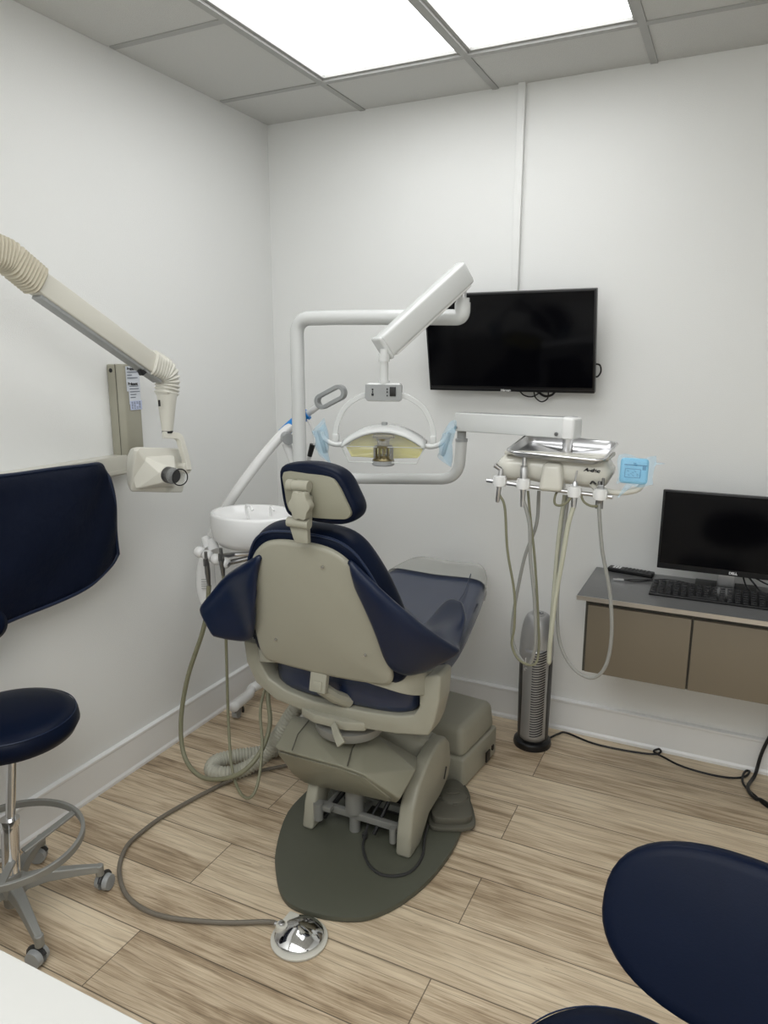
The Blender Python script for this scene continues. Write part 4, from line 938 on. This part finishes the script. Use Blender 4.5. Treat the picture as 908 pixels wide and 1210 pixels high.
# ------------------------------------------------------------------ wall cabinet, counter and computer
wc = thing('floating_cabinet', (2.3, -.2, .47), 'floating taupe wall cabinet under the grey counter on the right', 'cabinet')
CX0, CX1 = 1.668, 3.0
obj('carcass', B().box(((CX0+CX1)/2, -.195, .6215), (CX1-CX0, .388, .296)), 'carcass', wc, smooth=0)
dws = [(CX0+.012, 2.045), (2.053, 2.43), (2.438, CX1-.01)]
for x0, x1 in dws: obj('cabinet_door', B().box(((x0+x1)/2, -.398, .615), (x1-x0, .018, .272), bev=.0015), 'door', wc, smooth=20)
ct = obj('countertop', B().box(((1.638+3.05)/2, -.213, .7805), (3.05-1.638, .424, .019), bev=.002), 'counter', None, smooth=20, base=(2.3, -.21, .771))
tag(ct, 'dark grey laminate countertop with metal edge carrying the computer monitor', 'countertop')
obj('metal_edge', B().box(((1.638+3.05)/2, -.4262, .781), (3.05-1.638, .003, .017)), 'steel', ct, smooth=0)

mo = thing('computer_monitor', (2.15, -.15, .79), 'black computer monitor on the grey counter at right edge', 'monitor')
MT = Matrix.Translation((2.168, -.165, 1.022)) @ Matrix.Rotation(R(-2), 4, 'X')
b = B().box((0, 0, 0), (.545, .022, .310), bev=.003).box((0, .02, 0), (.30, .035, .18), bev=.01); b.bm.transform(MT); obj('monitor_body', b, 'black', mo, smooth=30)
b = B().box((0, -.0115, .008), (.528, .002, .280)); b.bm.transform(MT); obj('monitor_screen', b, 'screen', mo, smooth=0)
b = B().text('DELL', .013, MT @ Matrix.Translation((-.002, -.0118, -.144)) @ Matrix.Rotation(R(90), 4, 'X'), bold=.0005, ext=.0004); obj('lettering', b, 'white_ink', mo, smooth=0)
obj('monitor_stand', B().box((2.145, -.135, .865), (.062, .018, .15), bev=.003), 'steel', mo, smooth=30, label='brushed metal stand neck')
obj('monitor_foot', B().box((2.145, -.085, .796), (.22, .11, .010), bev=.003), 'black', mo, smooth=30)
b = B().tube(catmull([(2.20, -.12, .88), (2.24, -.14, .84), (2.28, -.17, .81), (2.36, -.16, .80), (2.44, -.13, .80)], 8), .0035, 8)
b.tube(catmull([(2.19, -.12, .89), (2.22, -.15, .82), (2.26, -.15, .797), (2.34, -.12, .797)], 8), .003, 8)
b.tube(catmull([(2.18, -.10, .86), (2.23, -.12, .86), (2.30, -.13, .835), (2.40, -.12, .83)], 8), .003, 8)
multi('monitor_cable', b, 'black', mo)

kb = thing('computer_keyboard', (2.10, -.22, .79), 'black computer keyboard lying on the grey counter below the monitor', 'keyboard')
kx0, kx1, ky0, ky1 = 1.884, 2.330, -.304, -.150
obj('keyboard_base', B().hull([(kx0, ky0, .7905), (kx1, ky0, .7905), (kx0, ky1, .7905), (kx1, ky1, .7905), (kx0, ky0, .800), (kx1, ky0, .800), (kx0, ky1, .812), (kx1, ky1, .812)], bev=.002), 'black', kb, smooth=30)
kme = None
for r_ in range(6):
    y = ky0+.016+r_*.0235+(.004 if r_ == 5 else 0); zz = .8015+(y-ky0)/(ky1-ky0)*.012
    x = kx0+.014
    for c_ in range(16):
        if r_ == 0 and c_ in (5, 6, 7, 8): 
            x += .0265; continue
        if kme is None:
            k = obj('key', B().box((x, y, zz), (.0175, .0175, .006), bev=.002), 'key', kb, smooth=30); kme = k; k0 = Vector((x, y, zz))
        else:
            k = kme.copy(); col.objects.link(k); k.parent = kb; k.location = Vector((x, y, zz))-k0
        x += .0265
obj('space_bar', B().box((kx0+.014+.0265*6.5, ky0+.016, .8025), (.098, .0175, .006), bev=.002), 'key', kb, smooth=30)

rc = thing('remote_control', (1.78, -.05, .79), 'black television remote control lying at the back of the counter', 'remote')
RM = Matrix.Translation((1.785, -.045, .800)) @ Matrix.Rotation(R(-9), 4, 'Z')
b = B().box((0, 0, 0), (.185, .044, .019), bev=.006, seg=3); b.bm.transform(RM); obj('remote_body', b, 'black', rc, smooth=50)
b = B()
for i in range(7):
    for j in range(3): b.box((-.02+i*.015, -.012+j*.012, .010), (.008, .007, .003), bev=.001)
b.bm.transform(RM); obj('remote_buttons', b, 'dkgrey', rc)
b = B()
for i in range(3):
    for j in range(3): b.box((-.068+i*.012, -.012+j*.012, .010), (.008, .007, .003), bev=.001)
b.bm.transform(RM); obj('white_buttons', b, 'white_ink', rc, label='white buttons of the remote')

us = thing('usb_cable', (1.80, -.17, .79), 'thin black cable with metal plug lying loose on the counter beside the keyboard', 'cable')
obj('cable', B().tube(catmull([(1.775, -.172, .797), (1.80, -.145, .794), (1.85, -.125, .795), (1.90, -.10, .797), (1.96, -.085, .797), (2.03, -.11, .797), (2.05, -.128, .797)], 10), .0022, 8).tube(catmull([(1.775, -.172, .797), (1.82, -.165, .794), (1.87, -.13, .795), (1.93, -.115, .797), (1.98, -.135, .797)], 10), .0022, 8), 'black', us)
obj('plug', B().box((1.762, -.174, .797), (.026, .012, .008), rot=(0, 0, .2), bev=.001).box((1.742, -.178, .797), (.016, .010, .005), rot=(0, 0, .2)), 'steel', us)

# ------------------------------------------------------------------ air purifier
ppx, ppy = 1.440, -.190
pu = thing('air_purifier', (ppx, ppy, 0), 'silver and charcoal tower air purifier standing on the floor by the back wall', 'air purifier')
PM = Matrix.Translation((ppx, ppy, 0)) @ Matrix.Rotation(R(12), 4, 'Z')
def T(b, m=PM): b.bm.transform(m); return b
obj('base', T(B().lathe([(0, 0), (.080, 0), (.083, .010), (.080, .025), (.066, .034), (0, .034)], seg=48)), 'black', pu)
obj('side_shell', T(B().lathe([(.066, .03), (.070, .25), (.071, .44), (.066, .52), (.05, .56), (0, .57)], (0, .006, 0), seg=48)), 'dkgrey', pu, smooth=60)
rows = []
def fr_r(z): return .068+.005*min(1, z/.45)
for i in range(25):
    z = .045+i*(.42)/24
    rows.append([(.86*fr_r(z)*math.sin(a)*(1), -fr_r(z)*math.cos(a)*1.02, z) for a in [R(-68+132*k/20) for k in range(21)]])
obj('front_panel', T(B().grid(rows)), 'silver', pu, smooth=180, solid=.003)
b = B(); nsl = 34
for i in range(nsl):
    z = .070+i*.0116
    zf = lambda a: z
    pts = [(.86*(fr_r(z)+.0012)*math.sin(a), -(fr_r(z)+.0012)*math.cos(a)*1.02, z+.010*(math.cos(a*2.2)*-1+1)*.9) for a in [R(-12+54*k/10) for k in range(11)]]
    b.tube(pts, .0030, 6)
obj('grille_slot', T(b), 'black', pu, kind=None)
# hooded head
rows = []
for i in range(13):
    t = i/12; z = .44+.17*math.sin(t*PI/2); r_ = .078*math.cos(t*PI/2)**.42 if t < 1 else .012
    rows.append([(r_*.93*math.sin(a), -r_*math.cos(a)+.004, z-(.05*(math.cos(a)+.3)*(1-t) if math.cos(a) > -.3 else 0)) for a in [2*PI*k/40 for k in range(40)]])
obj('head_cover', T(B().grid(rows, True)), 'silver', pu, smooth=180, label='glossy silver domed top')
obj('top_ring', T(B().lathe([(.030, .590), (.030, .606), (.024, .612), (.018, .604)], (0, .0, 0))), 'silver', pu)
obj('air_outlet', T(B().lathe([(0, .603), (.022, .605), (.022, .609), (0, .6095)], (0, 0, 0), sx=1.0, sy=.6)), 'black', pu)
obj('control_slot', T(B().box((-.002, -.0735, .505), (.007, .006, .030), rot=(R(-14), 0, 0))), 'black', pu)
obj('emblem', T(B().tube([(-.040+.006*math.cos(t), -.062, .375+.006*math.sin(t)) for t in [k*.5 for k in range(10)]], .0012, 6).box((-.042, -.060, .41), (.003, .002, .03))), 'white_ink', pu)

# power cords on the floor
co_ = obj('power_cord', B().tube(catmull([(1.50, -.13, .008), (1.53, -.07, .008), (1.561, -0.042, 0.006), (1.681, -0.082, 0.006), (1.807, -0.084, 0.006), (1.927, -0.064, 0.006), (1.962, -0.046, 0.014), (1.954, -0.028, 0.018), (1.936, -0.056, 0.016), (1.979, -0.072, 0.008), (2.049, -0.107, 0.006), (2.147, -0.123, 0.006), (2.232, -0.115, 0.006), (2.287, -0.081, 0.006), (2.306, -0.042, 0.012), (2.293, -0.041, 0.012), (2.281, -0.085, 0.010), (2.287, -0.148, 0.006), (2.331, -0.215, 0.006), (2.368, -0.269, 0.006), (2.5, -.35, .006)], 6), .0045, 8), 'black', None, base=(1.9, -.08, 0))
tag(co_, 'long thin black cord running along the floor beside the back wall', 'power cord')
c2 = obj('power_cord', B().tube(catmull([(2.40, -.03, .30), (2.345, -.04, .12), (2.326, -0.070, 0.022), (2.299, -0.166, 0.012), (2.322, -0.236, 0.012), (2.36, -.25, .012), (2.48, -.40, .012)], 8), .007, 8), 'black', None, base=(2.36, -.1, 0))
tag(c2, 'thicker black cord dropping down the wall at the right edge', 'power cord')

# ------------------------------------------------------------------ stools
def stool(cx, cy, sx_, sy_, zs, lab, ang0, tilt=0):
    t = thing('dental_stool', (cx, cy, 0), lab, 'stool')
    r = .192
    prof = [(0, zs-.092), (.150, zs-.092), (.180, zs-.082), (.194, zs-.056), (.191, zs-.032), (.178, zs-.014), (.15, zs-.006), (.08, zs-.001), (0, zs)]
    s_ = obj('seat', B().lathe(prof, (sx_, sy_, 0), seg=64), 'navy', t, smooth=180)
    obj('seat_seam', B().tube([(sx_+.1855*math.cos(a), sy_+.1855*math.sin(a), zs-.020) for a in [2*PI*k/64 for k in range(64)]], .0016, 6, closed=True), 'piping', s_)
    obj('seat_plate', B().box((sx_, sy_, zs-.082), (.16, .13, .014), bev=.003).tube([(sx_+.02, sy_-.0, zs-.095), (sx_+.115, sy_-.0, zs-.092)], .006, 8).box((sx_+.12, sy_, zs-.09), (.035, .022, .008), bev=.002), 'alu', t)
    obj('gas_lift', B().cyl((cx, cy, .16), (sx_, sy_, zs-.085), .014), 'chrome', t)
    obj('gas_lift_sleeve', B().cyl((cx, cy, .10), (cx+(sx_-cx)*.3, cy+(sy_-cy)*.3, .30), .025).cyl((cx+(sx_-cx)*.3, cy+(sy_-cy)*.3, .295), (cx+(sx_-cx)*.32, cy+(sy_-cy)*.32, .315), .028), 'chrome', t)
    obj('base_hub', B().lathe([(0, .045), (.026, .045), (.028, .08), (.045, .09), (.045, .125), (.030, .135), (.026, .15), (0, .15)], (cx, cy, 0)), 'alu', t)
    for k in range(5):
        a = ang0+2*PI*k/5; u = Vector((math.cos(a), math.sin(a), 0)); p = Vector((cx, cy, 0))
        pts = [p+u*.02+Vector((0, 0, .112)), p+u*.10+Vector((0, 0, .115)), p+u*.19+Vector((0, 0, .100)), p+u*.250+Vector((0, 0, .088))]
        q = obj('base_leg', B().tube(pts, [1.25, 1.0, .8, .68], section=[(-.020, -.016), (.020, -.016), (.014, .014), (-.014, .014)], up=(0, 0, 1)).cyl(p+u*.247+Vector((0, 0, .062)), p+u*.247+Vector((0, 0, .098)), .013), 'alu', t, bev=.003, smooth=40)
        ca = a+.9+k*.7; cu_ = Vector((math.cos(ca), math.sin(ca), 0)); wc_ = p+u*.250+cu_*.014+Vector((0, 0, .0275))
        n2 = Vector((-cu_.y, cu_.x, 0))
        b = B()
        for s2 in (-1, 1): b.cyl(wc_+n2*s2*.006, wc_+n2*s2*.022, .027, .024)
        obj('caster', b, 'midgrey', t)
        obj('caster_hood', B().tube([wc_+cu_*(.030*math.cos(w))+Vector((0, 0, .030*math.sin(w))) for w in [PI*k2/8 for k2 in range(-1, 8)]], .006, 8), 'dkgrey', t)
    return t
s1 = stool(.275, -1.885, .240, -1.805, .640, 'round navy stool with grey foot ring beside the left wall', R(50))
fr0 = Vector((.262, -1.865, .235))
rb = B().tube([fr0+Vector((.205*math.cos(a), .205*math.sin(a), 0)) for a in [2*PI*k/64 for k in range(64)]], 1, closed=True, section=[(-.006, -.011), (.006, -.011), (.006, .011), (-.006, .011)], up=(0, 0, 1))
ringo = obj('foot_ring', rb, 'alu', s1, smooth=40, bev=.002)
for k in range(3):
    a = R(75)+2*PI*k/3; u = Vector((math.cos(a), math.sin(a), 0))
    obj('ring_spoke', B().tube([fr0+u*.198, fr0+u*.03+Vector((.005, 0, -.045))], 1, section=[(-.012, -.004), (.012, -.004), (.012, .004), (-.012, .004)], up=(0, 0, 1)), 'alu', s1, bev=.002)
# its backrest peeks in at the left edge
bc = Vector((.165, -1.79, .890))
obj('stool_backrest', B().lathe([(0, -.018), (.04, -.016), (.055, 0), (.04, .016), (0, .018)], bc, (.8, -.5, 0), 32), 'navy', s1, smooth=180)
obj('back_stem', B().tube(catmull([bc+Vector((0, -.02, -.05)), (.07, -1.90, .72), (.10, -1.86, .56), (.22, -1.82, .545)], 6), .010, 10), 'alu', s1)

s2 = stool(2.05, -2.19, 2.065, -2.155, .568, 'near navy stool with wide oval backrest at lower right of the photo', R(20))
# oval backrest of the near stool
bm_c = Vector((2.198, -2.046, .80))
hd = Vector((math.cos(-.151), math.sin(-.151), 0)); n0 = Vector((-hd.y, hd.x, 0)); vd = Vector((0, 0, 1))*math.cos(.463)+n0*math.sin(.463); nd = hd.cross(vd)*-1
ring = []
for k in range(48):
    a = 2*PI*k/48; c, s_ = math.cos(a), math.sin(a)
    x = math.copysign(abs(c)**.85, c)*.208; z = math.copysign(abs(s_)**.85, s_)*.133
    ring.append(bm_c+hd*x+vd*z)
obj('stool_backrest', B().pad(ring, nd, .05, rows=8, dome=.008), 'navy', s2, smooth=180)
obj('back_stem', B().tube(catmull([bm_c+nd*.05, bm_c+nd*.07+Vector((0, .02, -.16)), (2.17, -2.02, .50), (2.06, -2.16, .46)], 6), .012, 10), 'alu', s2)

# white counter at the lower left
w = thing('white_cabinet', (1.0, -2.75, 0), 'white laminate counter corner at the lower left of the photo', 'counter')
obj('cabinet_body', B().box((.85, -2.83, .36), (1.66, .62, .71), bev=.002), 'whitetop', w, smooth=20)
obj('counter_slab', B().box((.86, -2.82, .735), (1.72, .65, .030), bev=.003), 'whitetop', w, smooth=20)

# ------------------------------------------------------------------ camera, world, look
cam = bpy.data.cameras.new('camera'); co = bpy.data.objects.new('camera', cam); col.objects.link(co)
p_, y_, r_ = -.2102, -.4504, .0016
fwd = Vector((math.sin(y_)*math.cos(p_), math.cos(y_)*math.cos(p_), math.sin(p_))); rt = Vector((math.cos(y_), -math.sin(y_), 0)); upc = rt.cross(fwd)
rt2 = rt*math.cos(r_)+upc*math.sin(r_); up2 = -rt*math.sin(r_)+upc*math.cos(r_)
co.matrix_world = Matrix(((rt2.x, up2.x, -fwd.x, 2.1219), (rt2.y, up2.y, -fwd.y, -3.1146), (rt2.z, up2.z, -fwd.z, 1.6734), (0, 0, 0, 1)))
cam.sensor_fit = 'VERTICAL'; cam.sensor_height = 24; cam.lens = 24*855.77/1210; cam.clip_start = .02
scene.camera = co
wd = bpy.data.worlds.new('world'); wd.use_nodes = True; scene.world = wd
wd.node_tree.nodes['Background'].inputs[0].default_value = (.8, .85, .9, 1); wd.node_tree.nodes['Background'].inputs[1].default_value = .3
try:
    scene.view_settings.view_transform = 'Standard'; scene.view_settings.look = 'None'
    scene.view_settings.exposure = 0
except Exception: pass
